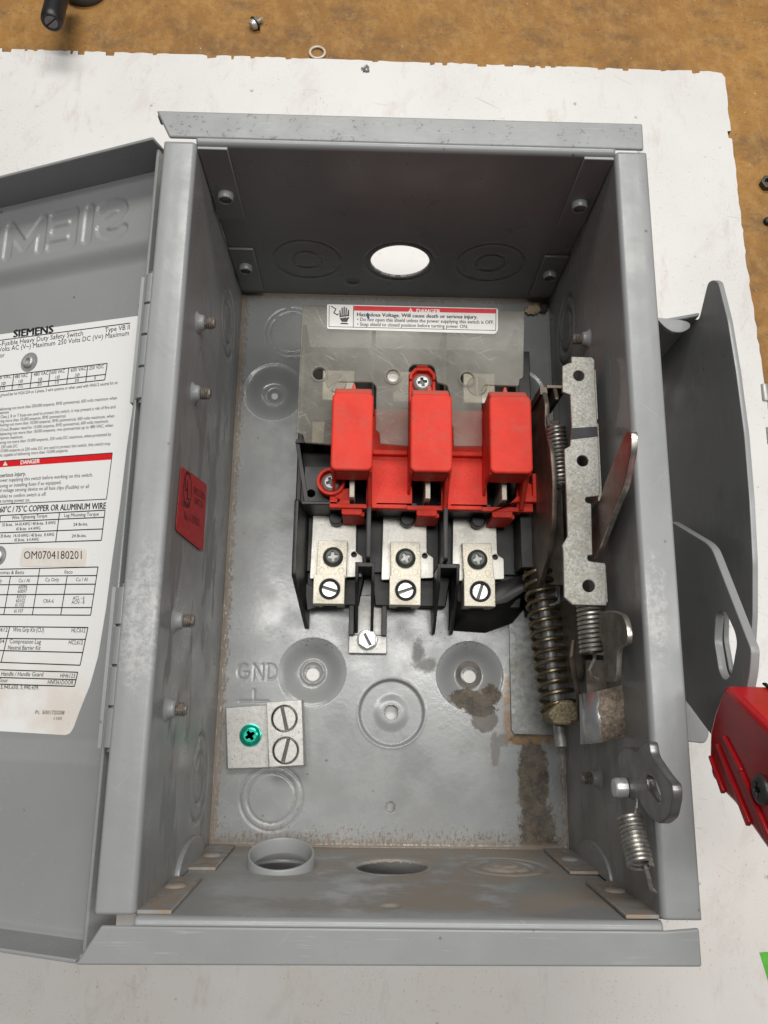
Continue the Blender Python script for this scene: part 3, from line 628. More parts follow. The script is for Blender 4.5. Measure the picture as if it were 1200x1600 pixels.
def T(s, a, c, h, mi=1, bold=.0, slant=None):                     # print a line of text between two points of the label
    p0, p1 = np.array(dl(*a)), np.array(dl(*c)); y = (a[1]+c[1])/2
    k = np.interp(y, [500, 640, 790, 870, 950, 1020, 1070, 1120], [-.11, -.13, -.14, -.145, -.155, -.19, -.25, -.30])   # how the columns lean
    h *= 1.1; up = np.array(dl(a[0]-k*h*.75, a[1]-h))-p0
    if slant == 0: up = np.array(dl(a[0]+.03*h, a[1]-h))-p0
    put_text(LB, s, p0, p1, 1.0, mi, FL, WL+.05, bold, up)
def R(a, c, w=.42): line2(LB, dl(*a), dl(*c), w, 1, FL, WL+.04)
T('SIEMENS', (21.6, 527.3), (83.4, 520), 10.8, bold=.34, slant=0); R((0, 532), (204, 505), .4)
T('Non-Fusible Heavy Duty Safety Switch', (-16, 543.3), (130, 524.4), 7); T('Type VB II', (164, 519.4), (203, 514.5), 7)
T('600 Volts AC (V~) Maximum', (-17, 551.7), (86.5, 539.6), 7); T('250 Volts DC (V=) Maximum', (91, 539), (201.7, 524), 7); T('or', (0, 559), (7.3, 558.4), 7)
tx0 = [22, 50.4, 79, 108, 137.5, 168]; ty0 = [585.5, 582, 578.5, 575, 571.5, 568]; tx1 = [19, 47.3, 75.7, 104.5, 134.4, 164]; ty1 = [610, 607, 603.8, 600.7, 597.2, 593.7]
for i in range(6): R((tx0[i], ty0[i]), (tx1[i], ty1[i]))
R((0, 588), (168, 568)); R((0, 604.5), (166, 585)); R((0, 612.3), (164, 593.7))
for s, x, w, y in (('240 VAC', -6, 24, 593.5), ('480 VAC', 23.5, 20, 591.5), ('480 VAC', 53, 23, 588), ('600 VAC', 80.5, 21, 584.8), ('600 VAC', 111, 24, 581.3), ('250 VDC', 139.5, 23, 578)): T(s, (x, y), (x+w, y-w*.115), 5.2, bold=.02)
for s, x, w, y in (('3Ø', 2, 7, 602.3), ('1Ø', 29.5, 6.5, 598.7), ('3Ø', 59.7, 6.5, 595.8), ('1Ø', 87, 6.5, 592.3), ('3Ø', 117.5, 7, 589)): T(s, (x, y), (x+w, y-.8), 4.6)
for s, x, w, y in (('10', 1, 7, 609.6), ('7½', 28.5, 7.5, 606.4), ('20', 58.7, 6.5, 603.2), ('10', 86.2, 6, 600), ('30', 117, 6.4, 597.2), ('5', 147.3, 3, 593.6)): T(s, (x, y), (x+w, y-.8), 4.6)
for s, a, c in (('ground bar kit HG61234 on 3 phase, 3 wire systems or when used with HN612 neutral kit on', (1, 619.7), (184, 600.2)),
    ('delivering not more than 200,000 amperes, RMS symmetrical, 600 volts maximum when', (-1, 642), (183, 624)), ('maximum.', (-3, 647.8), (15, 646)),
    ('Class J, R or T fuses are used to protect this switch, it may present a risk of fire and', (1, 654), (180.6, 638)), ('ring more than 10,000 amperes, RMS symmetrical.', (0, 660.5), (103.6, 652)),
    ('livering not more than 10,000 amperes, RMS symmetrical, 600 volts maximum, when', (0, 666.8), (178.8, 652.2)), ('Circuit Breaker rated for 10,000 amperes, RMS symmetrical, 600 volts maximum.', (.5, 674), (170, 660.2)),
    ('delivering not more than 18,000 amperes, rms symmetrical up to 480 VAC, when', (-1, 680.9), (177, 666.8)), ('amperes maximum.', (-3, 687), (36.7, 684.8)),
    ('ering not more than 10,000 amperes, 250 volts DC maximum, when protected by', (0, 694), (174, 680.8)), ('250 volts DC.', (2, 700.7), (28.4, 699)),
    ('10,000 amperes at 250 volts DC are used to protect this switch, this switch may', (1, 707), (172.7, 695.2)), ('its capable of delivering more than 10,000 amperes.', (0, 713.9), (107, 706))): T(s, a, c, 4.5)
quad(LB, [dl(-40, 723.6), dl(176, 707.8), dl(175, 718), dl(-40, 733)], 2, FL, WL+.03); R((-40, 723.6), (176, 707.8), .4); R((176, 708), (166.8, 780), .35); R((-20, 789), (166.8, 780), .35)
quad(LB, [dl(5, 727.8), dl(12.4, 727.2), dl(8.7, 720.8)], 0, FL, WL+.05)
T('!', (8.2, 727.0), (9.1, 726.9), 4, 2); T('DANGER', (32.6, 725.8), (62.3, 723.4), 6.2, 0, .25)
T('or serious injury.', (-8, 746.7), (40.7, 743), 6, bold=.12)
for s, a, c in (('power supplying this switch before working on this switch.', (-3, 753.5), (145.4, 744.6)), ('oving or installing fuses if so equipped.', (0, 762), (96, 756.2)), ('d voltage sensing device on all fuse clips (Fusible) or all', (0, 769.2), (139.3, 762.6)),
    ('sible) to confirm switch is off.', (0, 778), (72.4, 774.8)), ('e turning power on.', (0, 785.6), (47.3, 783.6))): T(s, a, c, 5.2)
T('60°C / 75°C COPPER OR ALUMINUM WIRE', (0, 801), (165.6, 795), 8.8, bold=.22)
R((1, 805.6), (164.6, 797.3)); R((0, 815.6), (162.8, 808.3)); R((0, 832.6), (161, 826.6)); R((0, 849.5), (158.8, 844.4)); R((93.5, 801), (87.5, 846.8)); R((164.6, 797.3), (158.8, 844.4)); R((1, 805.6), (-4, 849.7))
T('Wire Tightening Torque', (18.7, 811.5), (74, 808.4), 5, bold=.06); T('Lug Mounting Torque', (100.8, 807.9), (154.5, 805.6), 5, bold=.06)
for y in (0, 17.5): T('35 lb-ins.  14-10 AWG / 40 lb-ins.  8 AWG', (3.7-y*.15, 822.6+y), (87-y*.12, 819+y*1.06), 4.6, bold=.12); T('45 lb-ins.  6-4 AWG', (25.3-y*.16, 829+y*.98), (63.2-y*.15, 827.5+y), 4.6, bold=.12); T('24 lb-ins.', (115-y*.14, 822+y*1.02), (137.5-y*.13, 821+y*1.03), 4.6, bold=.12)
ss = [dl(*p) for p in ((35.8, 855), (138, 857), (134, 886), (30, 885))]; plate(LB, roundpoly(ss, 2.2), (), .12, .02, 4, frame(DP0+DN*-4.37, DU, (0, 1, 0), DN))
WL = .24; T('OM0704180201', (38, 873.5), (128.3, 873.5), 11.6, bold=-.06, slant=0); WL = .14
R((0, 889.5), (153.6, 886)); R((0, 900.5), (151.8, 899.4)); R((0, 913.7), (149.4, 912.8)); R((0, 929.3), (147.2, 928.3)); R((0, 949.4), (144.3, 949.4)); R((0, 960.4), (142, 961.3))
R((62.7, 888), (51, 960.6)); R((16.9, 900.5), (6.4, 960.4)); R((105.4, 900), (95.3, 961)); R((153.6, 886), (142, 961.3))
for s, x0, x1, y in (('Thomas & Betts', -6, 38, 897.2), ('Ilsco', 101.2, 113.7, 896.4), ('Only', -8, 3.3, 910), ('Cu / Al', 29.3, 46.8, 909.8), ('Cu Only', 71, 92.6, 908.6), ('Cu / Al', 118.8, 137, 908.3), ('60096', 29, 43, 920), ('60097', 27.9, 42, 926.6), ('60101', 26.6, 40.3, 934.9), ('60102', 25.3, 39.4, 941.3), ('61102', 24.2, 38, 947.8), ('61107', 22.4, 36.3, 957.3), ('CRA-6', 67.8, 84, 942), ('ACL - 6', 114, 132, 937.2), ('ACN - 8', 112.2, 132, 943.7)): T(s, (x0, y), (x1, y-.1), 5.4)
R((0, 979), (137.9, 980.5)); R((0, 997.6), (134.2, 999)); R((0, 1016.5), (129.6, 1019.6)); R((0, 1034.8), (125.6, 1039.4)); R((15.6, 979.8), (2.2, 1034.8)); R((137.9, 980.5), (125.6, 1039.4))
for s, x0, x1, y, h in (('HN612', -10, 12, 986.6, 6), ('HG61234', -25, 7, 1004.6, 6), ('Wire Grip Kit (CU)', 20.5, 68.8, 987, 6.4), ('HLC612', 112, 133.5, 987.9, 6.4), ('Compression Lug', 15.2, 64.2, 1005.3, 6.4), ('Neutral Barrier Kit', 12.8, 63.6, 1014.9, 6.4), ('HCL612', 107.6, 129.6, 1006.8, 6.4)): T(s, (x0, y), (x1, y+(x1-x0)*.017), h, bold=.04)
R((0, 1046.5), (122, 1050.4)); R((0, 1058.6), (119.2, 1062)); R((0, 1069), (116.8, 1072.4)); R((122, 1050.4), (116.8, 1072.4))
for s, x0, x1, y, h in (('Handle / Handle Guard', 2.2, 67.5, 1055.7, 6.2), ('HH6123', 94.4, 117.3, 1058.6, 6.2), ('Door', -2, 12.5, 1066, 6.2), ('HNF361DOOR', 74.8, 114.6, 1068.9, 6.2), ('5,945,650, 5,990,439.', 1, 61, 1076.2, 5.6), ('Pc. 500172G08', 55.4, 100.5, 1115.6, 5.6), ('1103', 84.3, 96.3, 1124.6, 4.2)): T(s, (x0, y), (x1, y+(x1-x0)*.02), h, bold=.04)
for c, ro in ((dl(46, 566), 4.6), (dl(-2, 868.5), 4.2)): quad(LB, circle(*c, ro, 32), 3, FL, WL+.06)
obj('rating_label', LB, [LABEL, INK, REDINK, GINK, CREAM], DOOR, fix=False)
for c in (dl(46, 566), dl(-2, 868.5)):
    M = FL @ Matrix.Translation((c[0], c[1], .3)); obj('rivet', B().lathe([(2.7, 0), (2.6, .9), (2.0, 1.3), (1.3, 1.1), (1.1, .3), (0, .2)], 24, 0, M), ALU, DOOR)

# ------------------------------------------------------------------ screws (shared meshes)
def phillips_mesh(name, r, dome, mat, rec=.42):
    b = B(); rf = r*.66; w = r*.15; L = r*.5; c = r*.24
    plus = roundpoly([(w, c), (w, L), (-w, L), (-w, c), (-c, w), (-L, w), (-L, -w), (-c, -w), (-w, -c), (-w, -L), (w, -L), (w, -c), (c, -w), (L, -w), (L, w), (c, w)], w*.35, 2)
    plate(b, circle(0, 0, rf, 40), (plus,), 1.3, .1, 0, Matrix.Translation((0, 0, dome-1.3)))
    b.lathe([(r, -1.2), (r, dome*.12), (r*.96, dome*.42), (r*.86, dome*.76), (rf-.02, dome-.02)], 40, 0, cap=False)
    b.lathe([(rf, dome-1.25), (0, dome-1.25)], 24, 1, cap=False)
    return mesh_of(b, name, mat if isinstance(mat, list) else [mat, BLKZ], 50)
def slot_mesh(name, r, slot, mat, dep=1.3, ring=None):
    b = B(); g = slot/2
    for s in (1, -1):
        a0 = math.asin(g/r); arcp = [(r*math.cos(a), s*r*math.sin(a)) for a in np.linspace(a0, math.pi-a0, 20)]
        plate(b, arcp if s > 0 else arcp[::-1], (), dep, .22, 0, Matrix.Translation((0, 0, -dep)))
    b.lathe([(r*.97, -dep-3), (r*.97, -dep*.75), (0, -dep*.75)], 28, 1)
    return mesh_of(b, name, mat, 40)
def place(me, name, parent, x, y, z, rot=0, M=None):
    o = bpy.data.objects.new(name, me); C.objects.link(o); o.parent = parent
    o.matrix_local = Matrix.Translation((x*MM, y*MM, z*MM)) @ Matrix.Rotation(rot, 4, 'Z') if M is None else M
    return o
PH_DARK = phillips_mesh('pan_screw', 4.9, 1.9, [BLKZ, plain('worn_recess_steel', (.20, .20, .19), .35, .6)]); PH_ZN = phillips_mesh('pan_screw', 4.5, 1.8, [ZINCD, BLKZ])
SL_W = slot_mesh('clamp_screw', 3.7, 1.35, [ZINC, BLKZ])

# ------------------------------------------------------------------ ground lug
b = B(); zb = 4.5
gp = [atz(352, 1105, zb), atz(419, 1101, zb), atz(421, 1200, zb), atz(355, 1202, zb)]
b.prism(gp, .3, zb)
GL = obj('ground_lug', b, ALU, SW, bev=.5)
gb = [atz(416, 1097, 13), atz(471, 1094, 13), atz(475, 1196, 13), atz(420, 1199, 13)]
b = B()
holes = [circle(*atz(444, 1123, 13), 6.2, 32), circle(*atz(446, 1173, 13), 6.2, 32)]
plate(b, gb, holes, 8, .35, 0, FZ(5)); b.prism([(p[0], p[1]) for p in gb], .3, 5.2)
obj('lug_block', b, ALU, GL)
for (cx, cy), a in ((atz(444, 1123, 13), 105), (atz(446, 1173, 13), 78)):
    place(slot_mesh('clamp_screw', 5.35, 1.6, [ALU, BLKZ], 1.5), 'clamp_screw', GL, cx, cy, 12.2, math.radians(a))
PHG = phillips_mesh('green_screw', 4.7, 1.3, [GREEN, plain('dark_green_recess', (.005, .16, .11), .4, .3)])
c = atz(391, 1149, zb+1.2); gs = place(PHG, 'ground_screw', GL, c[0], c[1], zb+.8, .6); gs['label'] = 'green ground screw'
b = B(); b.lathe([(5.3, 0), (5.3, .6), (4.6, .85), (0, .85)], 40, 0, Matrix.Translation((c[0], c[1], zb))); obj('screw_flange', b, GREEN, GL)
b = B(); d = np.array(gp[1])-np.array(gp[0]); d = d/np.linalg.norm(d); p = np.array(atz(372, 1119, zb)); 
put_text(b, '91112', p+d*5, p+d*14, 2.3, 0, FZ(zb), .05, .02); p = np.array(atz(368, 1131, zb)); put_text(b, 'CU-9', p+d*1, p+d*9, 2.2, 0, FZ(zb), .05)
p = np.array(atz(377, 1183, zb)); put_text(b, '14-4', p, p+d*8, 2.6, 0, FZ(zb), .05); p = np.array(atz(378, 1196, zb)); put_text(b, 'ilsco', p, p+d*9, 2.2, 0, FZ(zb), .05)
obj('stamped_marking', b, plain('stamped_metal', (.40, .39, .37), .5, .8), GL, fix=False)

# ------------------------------------------------------------------ black terminal housing
P = 34.8; PX = [-30.0, 4.9, 39.7]                      # terminal pole centres
b = B()
b.prism(rrect(-50, -14, 70, 103, 3), .4, 12); b.box(-47, 68, 14, 60, 12, 20.5)
for x0, x1, y0 in ((-46, -17, -30), (-9, 26, -30), (32, 63, -30)): b.prism([(x0, y0), (x1, y0), (x1+3, -13), (x0-2, -13)], .5, 9.5)
HOUS = obj('terminal_housing', b, BLACKP, SW, bev=.6)
def bar(poly, x, t, name='barrier', M=None, par=None): # upright barrier in a YZ plane
    b = B(); plate(b, roundpoly(poly, 1.5), (), t, .3, 0, M or FX(x)); return obj(name, b, BLACKP, par or HOUS)
lean = lambda x, k: frame((x, 0, 0), (0, 1, 0), (-k, 0, 1), (1, 0, k))
bar([(16, 1), (16, 41), (-20, 41), (-41, 3), (-41, 1)], -46.0, 2, M=lean(-43.5, .10))
bar([(16, 10), (16, 42), (-12, 42), (-14, 10)], -13.8, 2.2)
bar([(16, 10), (16, 42), (-12, 42), (-14, 10)], 22.0, 2.2)
bar([(16, 1), (16, 42), (-10, 42), (-20, 26), (-34, 3)], 64.8, 2.2, M=lean(66, -.05))
for x in (-18.6, -11.0, 19.6, 28.4): bar([(-13, 1), (-13, 38), (-22, 36), (-43, 6), (-43, 1)], x, 1.5, 'fin')
for x0, x1 in ((-18.6, -9.4), (19.6, 30)): obj('fin_bridge', B().box(x0, x1, -15, -12.8, 8, 37.5), BLACKP, HOUS, bev=.3)
for i, x in enumerate(PX):                              # arched rear wall of each terminal bay
    b = B(); b.box(x-14.5, x+5, 13.6, 15.4, 12, 40); b.prism([(x+5, 12), (x+11, 12), (x+11, 24), (x+9, 33), (x+5, 40)], 0, 1.8, 0, frame((0, 15.4, 0), (1, 0, 0), (0, 0, 1), (0, -1, 0)))
    b.prism(circle(x+1.2, 11.2, 3.4, 16), 12, 24)
    obj('bay_wall', b, BLACKP, HOUS, bev=.4)
b = B(); b.box(-48.5, -30, 45, 47, 10, 36); b.prism([(-49, 46), (-47, 46), (-41, 14), (-43, 14)], 10, 35); plate(b, rrect(-44, 14, -29, 34, 1), (circle(-40.5, 20.5, 1.9, 16),), 2, .2, 0, FZ(32.2)); obj('housing_ear', b, BLACKP, HOUS, bev=.3)
b = B(); b.box(60, 69, -13, 30, 12, 30); obj('housing_step', b, BLACKP, HOUS, bev=.5)
b = B(); b.add([(48, -19, 12), (68, -13, 20), (68, -19, 20), (56, -27, 12), (47, -29, 12), (28, -40, 2), (47, -41, 2), (60, -36, 2), (72, -22, 2), (70, -13, 2), (28, -30, 10)], [(0, 1, 2, 3, 4), (4, 3, 7, 6), (3, 2, 8, 7), (2, 1, 9, 8), (10, 4, 6, 5), (0, 4, 10)]); solid(obj('housing_skirt', b, BLACKP, HOUS), 1.6, 0)
b = B(); b.prism([(-44, -19), (-36, -24), (-36, -31), (-42, -33)], 10, 13); obj('housing_skirt', b, BLACKP, HOUS, bev=.3)
b = B(); b.box(-49, 68, 60, 100, 12, 26)
for x in (-47, -13, 22, 57): b.box(x, x+2, 58, 104, 12, 42)
obj('line_side_block', b, BLACKP, HOUS, bev=.4)
for i, x in enumerate(PX):                              # line side lugs, seen dimly through the shield
    b = B(); b.box(x-8+1, x+9, 68, 84, 26, 34); o = obj('line_lug', b, TINW, SW, bev=.5); place(slot_mesh('clamp_screw', 5, 1.5, [ALU, BLKZ]), 'clamp_screw', o, x, 77, 34.6, .8+.4*i)
    b = B(); b.box(x-11, x-5, 45, 56, 14, 36.5); obj('line_contact', b, TIN, SW, bev=.3)
# --- load side lugs
ZL = 22.0
for i, (x, ang1, ang2, dx) in enumerate(((PX[0], .1, -.28, -.6), (PX[1], .5, .34, .6), (PX[2], .25, 1.25, 1.3))):
    b = B()
    plate(b, roundpoly([(x-10.5, 14), (x+11, 14), (x+11.3, -4.5), (x+14.5, -6.5), (x+14.5, -16.5), (x-11, -18)], .8), (circle(x+10.3, -5.6, 1.4, 14),), 2, .25, 0, FZ(14.5))
    CP = obj('contact_plate', b, TINW, SW)
    b = B(); plate(b, [(x-7+dx*.3, -1.2+1.4), (x+7.2+dx*.3, -1.2+1.4), (x+7.5+dx, -18), (x-7+dx, -18)], (), 5.2, .35, 0, FZ(16.6)); L = obj('terminal_lug', b, TIN, SW)
    bx = x+dx-.4; b = B(); hole = circle(bx+.3, -24.6+.4, 5.0, 32)
    plate(b, [(bx-7.4, -17.2), (bx+7.4, -17.2), (bx+7.4, -31.2), (bx-7.4, -31.2)], (hole,), 9, .35, 0, FZ(17.8)); b.box(bx-7.2, bx+7.2, -31, -17.3, 10, 17.9)
    b.prism(circle(bx, 14.2, 3.6, 20), 0, .25, 1, frame((0, -31.25, 0), (1, 0, 0), (0, 0, 1), (0, -1, 0)))
    obj('clamp_block', b, [TIN, GAP_SHADE], L)
    place(SL_W, 'clamp_screw', L, bx+.3, -24.2, 26.2, ang2)
    b = B(); b.lathe([(3.75, -4), (3.75, -.5), (4.95, -.5), (4.95, -4)], 32, 0, Matrix.Translation((bx+.3, -24.2, 26.3))); obj('screw_well_shade', b, GAP_SHADE, L)  # black ring paints in the dark gap around the screw
    place(PH_DARK, 'mounting_screw', L, x+.4+dx*.2, -8.0, 22.2, ang1)
    b = B(); p = np.array((x+dx*.6, -17.0))
    put_text(b, 'AL9CU', (x-5.6+dx*.4, -13), (x-5.6+dx*.4, -2.5), 1.5, 0, FZ(21.8), .06); put_text(b, '14-2', (x-2.6+dx*.8, -17), (x+3.0+dx*.8, -17), 1.6, 0, FZ(21.8), .06); put_text(b, 'CU-AL', (x+5.6+dx*.4, -2), (x+5.6+dx*.4, -11), 1.5, 0, FZ(21.8), .06)
    for q in (-4.5, 4.7):
        for k_ in range(12): line2(b, (x+q+dx*.8+1.4*math.cos(k_*.5236), -14.6+1.4*math.sin(k_*.5236)), (x+q+dx*.8+1.4*math.cos((k_+1)*.5236), -14.6+1.4*math.sin((k_+1)*.5236)), .25, 0, FZ(21.8), .06)
    obj('stamped_marking', b, plain('stamped_tin', (.42, .37, .29), .5, .7), L, fix=False)
# --- mounting foot with hexagon screw below the housing
b = B(); b.box(-21.6, -2.6, -53, -44, .4, 6); b.box(-19, -5.2, -44, -24, .4, 4.2)
FOOT = obj('mounting_foot', b, ALU, SW, bev=.4)
hx = slot_mesh('hex_screw', 3.4, 1.3, [ZINC, BLKZ], 1.2)
b = B(); b.lathe([(5.2, 0), (5.2, .7), (4.9, .9), (0, .9)], 36, 0, Matrix.Translation((-12.4, -46.3, 6))); b.prism(circle(-12.4, -46.3, 4.7, 6, a0=.5), 6.8, 9.2); obj('hex_head', b, ZINC, FOOT, bev=.3)
place(hx, 'hex_screw', FOOT, -12.4, -46.3, 10.2, -1.08)
b = B()
for x in (-21.6, -5.6): b.box(x, x+2.6, -44.5, -30, .6, 12)
obj('foot_guide', b, BLACKP, HOUS, bev=.3)

# ------------------------------------------------------------------ red contact carriage
ZC, ZT = 40.0, 66.0
b = B()
boxes = []
for k in range(3):
    pts = [((520, 612), (585, 612), (577, 737), (519, 735)), ((643, 614), (706, 614), (704, 737), (643, 737)), ((767, 617), (830, 619), (830, 740), (767, 737))][k]
    q = [atz(*p, ZT) for p in pts]; boxes.append(((q[0][0]+q[3][0])/2-.5, (q[1][0]+q[2][0])/2+.5, q[3][1], q[0][1]))
yb0 = np.mean([q[2] for q in boxes]); yb1 = np.mean([q[3] for q in boxes]); yf = 12.0
holes = [[(x0+2.4, yf+2.2), (x1-2.6, yf+2.2), (x1-2.6, yb0+9), (x0+2.4, yb0+9)] for x0, x1, _, _ in boxes]
xl, xr = boxes[0][0]-1.2, boxes[2][1]+5
plate(b, [(xl, yf), (xr, yf), (xr, yb0+2), (boxes[2][1]+1, yb0+4), (boxes[2][1]+1, yb1+2), (xl+1, yb1+2), (xl+1, yb0), (xl, yb0)], holes, 3, .3, 0, FZ(ZC-3))
CAR = obj('contact_carriage', b, RED, SW)
for x0, x1, y0, y1 in boxes:
    b = B(); t = 2.0
    M = frame((0, 0, 0), (1, 0, 0), (0, 1, 0), (0, 0, 1))
    out = rrect(x0, yb0, x1, yb1, 2.6); b.prism(out, ZT-3, ZT)                                  # cap
    b.box(x0, x0+t, yb0, yb1-2, ZC-6, ZT-2.5); b.box(x1-t, x1, yb0, yb1-2, ZC-6, ZT-2.5); b.box(x0+1.5, x1-1.5, yb1-t, yb1-.05, ZC-6, ZT-2.5)
    b.box(x0+t-.3, x1-t+.3, yb0+.03, yb0+t, ZC+9, ZT-2.5)
    b.prism([(yb1-2, ZT-.6), (yb1-.3, ZT-1.2), (yb1+4.6, ZT-7), (yb1+4.6, ZC-4), (yb1-2, ZC-4)], x0+.8, x1-.8, 0, frame((0, 0, 0), (0, 1, 0), (0, 0, 1), (1, 0, 0)))
    obj('blade_cover', b, RED, CAR, bev=1.0, seg=3)
    b = B(); b.prism([(yb0+.5, ZT-7), (yb0-1, ZC+14), (yf+.4, ZC+2), (yf+.4, ZC-8), (yb0+2, ZC-8)], x1-t, x1+.1, 0, frame((0, 0, 0), (0, 1, 0), (0, 0, 1), (1, 0, 0)))
    b.prism([(yb0+.5, ZC+9), (yb0-4, ZC+1), (yb0-4, ZC-8), (yb0+2, ZC-8)], x0+.1, x0+t-.6, 0, frame((0, 0, 0), (0, 1, 0), (0, 0, 1), (1, 0, 0)))
    obj('cover_cheek', b, RED, CAR, bev=.4)
    b = B(); xc = (x0+x1)/2; b.box(xc-1.2, xc+1.2, yf+4, yb0+10, 20, ZC+6); obj('contact_blade', b, TIN, CAR, bev=.3)
    b = B(); b.box(x0+2.4, x1-2.4, yf+2, yb0+14, 22, 23.5); obj('slot_shade', b, GAP_SHADE, CAR)  # black sheet paints in the dark inside the slot
    b = B(); b.prism(roundpoly([(xc-4.8, yf+1), (xc+4.8, yf+1), (xc+4.8, yf-2.8), (xc-4.8, yf-2.8)], 1.2), ZC-2.6, ZC-.4); b.box(xc-4.5, xc+6, yf-3, yf-1, 18, ZC-2.5); obj('front_tab', b, RED, CAR, bev=.3)
    b = B(); b.prism([(xc-1.6, 0), (xc+1.6, 0), (xc+.5, 4.6), (xc-.5, 4.6)], ZC+4, ZC+14, 0, Matrix.Translation((0, yb1+4.2, 0))); obj('rear_peg', b, RED, CAR, bev=.3)
b = B()
for k in range(2):
    xa, xb = boxes[k][1]+.1, boxes[k+1][0]-.1; b.box(xa, xb, yb0+14.6, yb0+17, ZC-2, ZC+3.4); b.box(xa, xb, yf-.05, yf+2, ZC-3, ZC+2)
b.box(xl, boxes[0][1], yf-.1, yf+2, ZC-3, ZC+1.6)
b.prism([(xr-20, yf-.5), (xr-8, yf+4), (xr+3, yf+4), (xr+3, yf+18), (xr-.5, yf+18), (xr-.5, yf+7), (xr-8, yf+7), (xr-12, yf+2.5)], ZC-1, ZC+3); b.box(xr+.3, xr+2.4, yf+5, yf+17, ZC-10, ZC)
obj('carriage_rib', b, RED, CAR, bev=.4)
# left screw ear and rear screw ear
def ear(px, py, ri, z, ang):
    c = atz(px, py, z); b = B()
    b.lathe([(5.2, z-6), (5.2, z-2.2), (5.0, z-2.2)], 32, 0, Matrix.Translation((c[0], c[1], 0)))
    ro, rin = 6.6, 5.2
    plate(b, circle(c[0], c[1], ro, 40), (circle(c[0], c[1], rin, 40),), 6, .35, 0, FZ(z-4.5))
    obj('screw_ear', b, RED, CAR); place(PH_ZN, 'carriage_screw', CAR, c[0], c[1], z-1.6, ang)
ear(517, 753, 5, 42, .35)
c = atz(660, 597, 45); place(PH_ZN, 'carriage_screw', CAR, c[0], c[1], 43.4, .2)
c = atz(660, 597, 45); b = B(); b.box(c[0]-6.4, c[0]-4.9, yb1, c[1]+1, 38, 44.5); b.box(c[0]+4.9, c[0]+6.4, yb1, c[1]+1, 38, 44.5); b.prism(roundpoly([(c[0]-6.4, yb1), (c[0]+6.4, yb1), (c[0]+6.4, c[1]+4), (c[0]+3.6, c[1]+7), (c[0]-3.6, c[1]+7), (c[0]-6.4, c[1]+4)], 1), 38, 42.2); b.prism([(c[0]-6.4, c[1]+1), (c[0]-4.9, c[1]+1), (c[0]-4.9, c[1]+3.4), (c[0]-2.8, c[1]+5.6), (c[0]+2.8, c[1]+5.6), (c[0]+4.9, c[1]+3.4), (c[0]+4.9, c[1]+1), (c[0]+6.4, c[1]+1), (c[0]+6.4, c[1]+4), (c[0]+3.6, c[1]+7.2), (c[0]-3.6, c[1]+7.2), (c[0]-6.4, c[1]+4)], 42, 46); b.prism([(c[0]-3.4, c[1]+7), (c[0]+3.4, c[1]+7), (c[0]+2.4, c[1]+9), (c[0]-2.4, c[1]+9)], 40, 45); obj('ear_wall', b, RED, CAR, bev=.5)
c = atz(517, 753, 42); b = B(); b.prism([(c[0]+1, c[1]-6.5), (c[0]+4.5, c[1]-8), (c[0]+2.5, yf+1), (c[0]+4, yf), (c[0]+9, yf), (c[0]+9, c[1]-2), (c[0]+5, c[1]-3)], 37, 40.5); obj('ear_wall', b, RED, CAR, bev=.5)

# ------------------------------------------------------------------ clear shield with the danger label
ZS = 50.0
def z_(*pp): return [atz(x, y, ZS) for x, y in pp]
so = z_((472, 476), (820, 485), (818, 590), (812, 592), (811, 603), (757, 601), (753, 606), (754, 697), (709, 697), (708, 668), (704, 660), (704, 620), (699, 602), (683, 597), (679, 575), (674, 570), (645, 569), (639, 575), (638, 697), (594, 693), (593, 676), (587, 672), (588, 604), (582, 597), (527, 596), (520, 604), (519, 695), (476, 691), (473, 678), (463, 676))
b = B(); plate(b, roundpoly(so, .8, 2), [circle(*atz(499, 584, ZS), 3.0, 24), circle(*atz(614, 588, ZS), 3.2, 24), circle(*atz(730, 592, ZS), 3.2, 24)], 1.7, .25, 0, FZ(ZS-1.7))
SH = obj('clear_shield', b, SHIELD, SW)
for cx, cy in ((499, 584), (614, 588), (730, 592)):
    p = atz(cx, cy, ZS); b = B(); b.lathe([(3.2, -.5), (3.25, .55), (4.2, .55), (4.25, -.5)], 28, 0, Matrix.Translation((p[0], p[1], ZS)), cap=False); obj('eyelet_rim', b, SHIELD, SH)
p = atz(614, 588, ZS-4); b = B(); b.lathe([(3.0, -14), (3.0, -.4), (2.6, 0), (0, 0)], 24, 0, Matrix.Translation((p[0], p[1], ZS-4))); obj('added_white_peg', b, WHITE, SW)  # added peg, stands in for the white board seen through the eyelet
b = B(); FS = FZ(ZS+.06)
def ls(px, py): return atz(px, py, ZS+.1)
plate(b, roundpoly([ls(511, 475.5), ls(778, 482), ls(778, 516), ls(774, 522), ls(511, 514)], 1.0), (), .14, .02, 0, FS)
q0, q1 = (514, 476.5), (775, 483)
for a, c in (((514.5, 477), (514, 510.5)), ((514, 510.5), (774.5, 516.5)), ((774.5, 516.5), (775, 483)), ((552.5, 477.5), (552, 511.5))): line2(b, ls(*a), ls(*c), .3, 1, FS, .18)
quad(b, [ls(553, 478), ls(775, 483.2), ls(775, 490), ls(553, 485.5)], 2, FS, .17)
quad(b, [ls(637, 489), ls(646, 489.3), ls(641.5, 481.5)], 0, FS, .19); put_text(b, '!', ls(641, 488.4), ls(642, 488.4), 1.3, 2, FS, .21, .2)
put_text(b, 'DANGER', ls(651, 488.6), ls(688, 489.4), 2.0, 0, FS, .2, .3)
put_text(b, 'Hazardous Voltage. Will cause death or serious injury.', ls(558, 494.2), ls(746, 498.2), 2.0, 1, FS, .18, .3)
put_text(b, '• Do not open this shield unless the power supplying this switch is OFF.', ls(558, 501.7), ls(772, 506.4), 1.9, 1, FS, .18, .16)
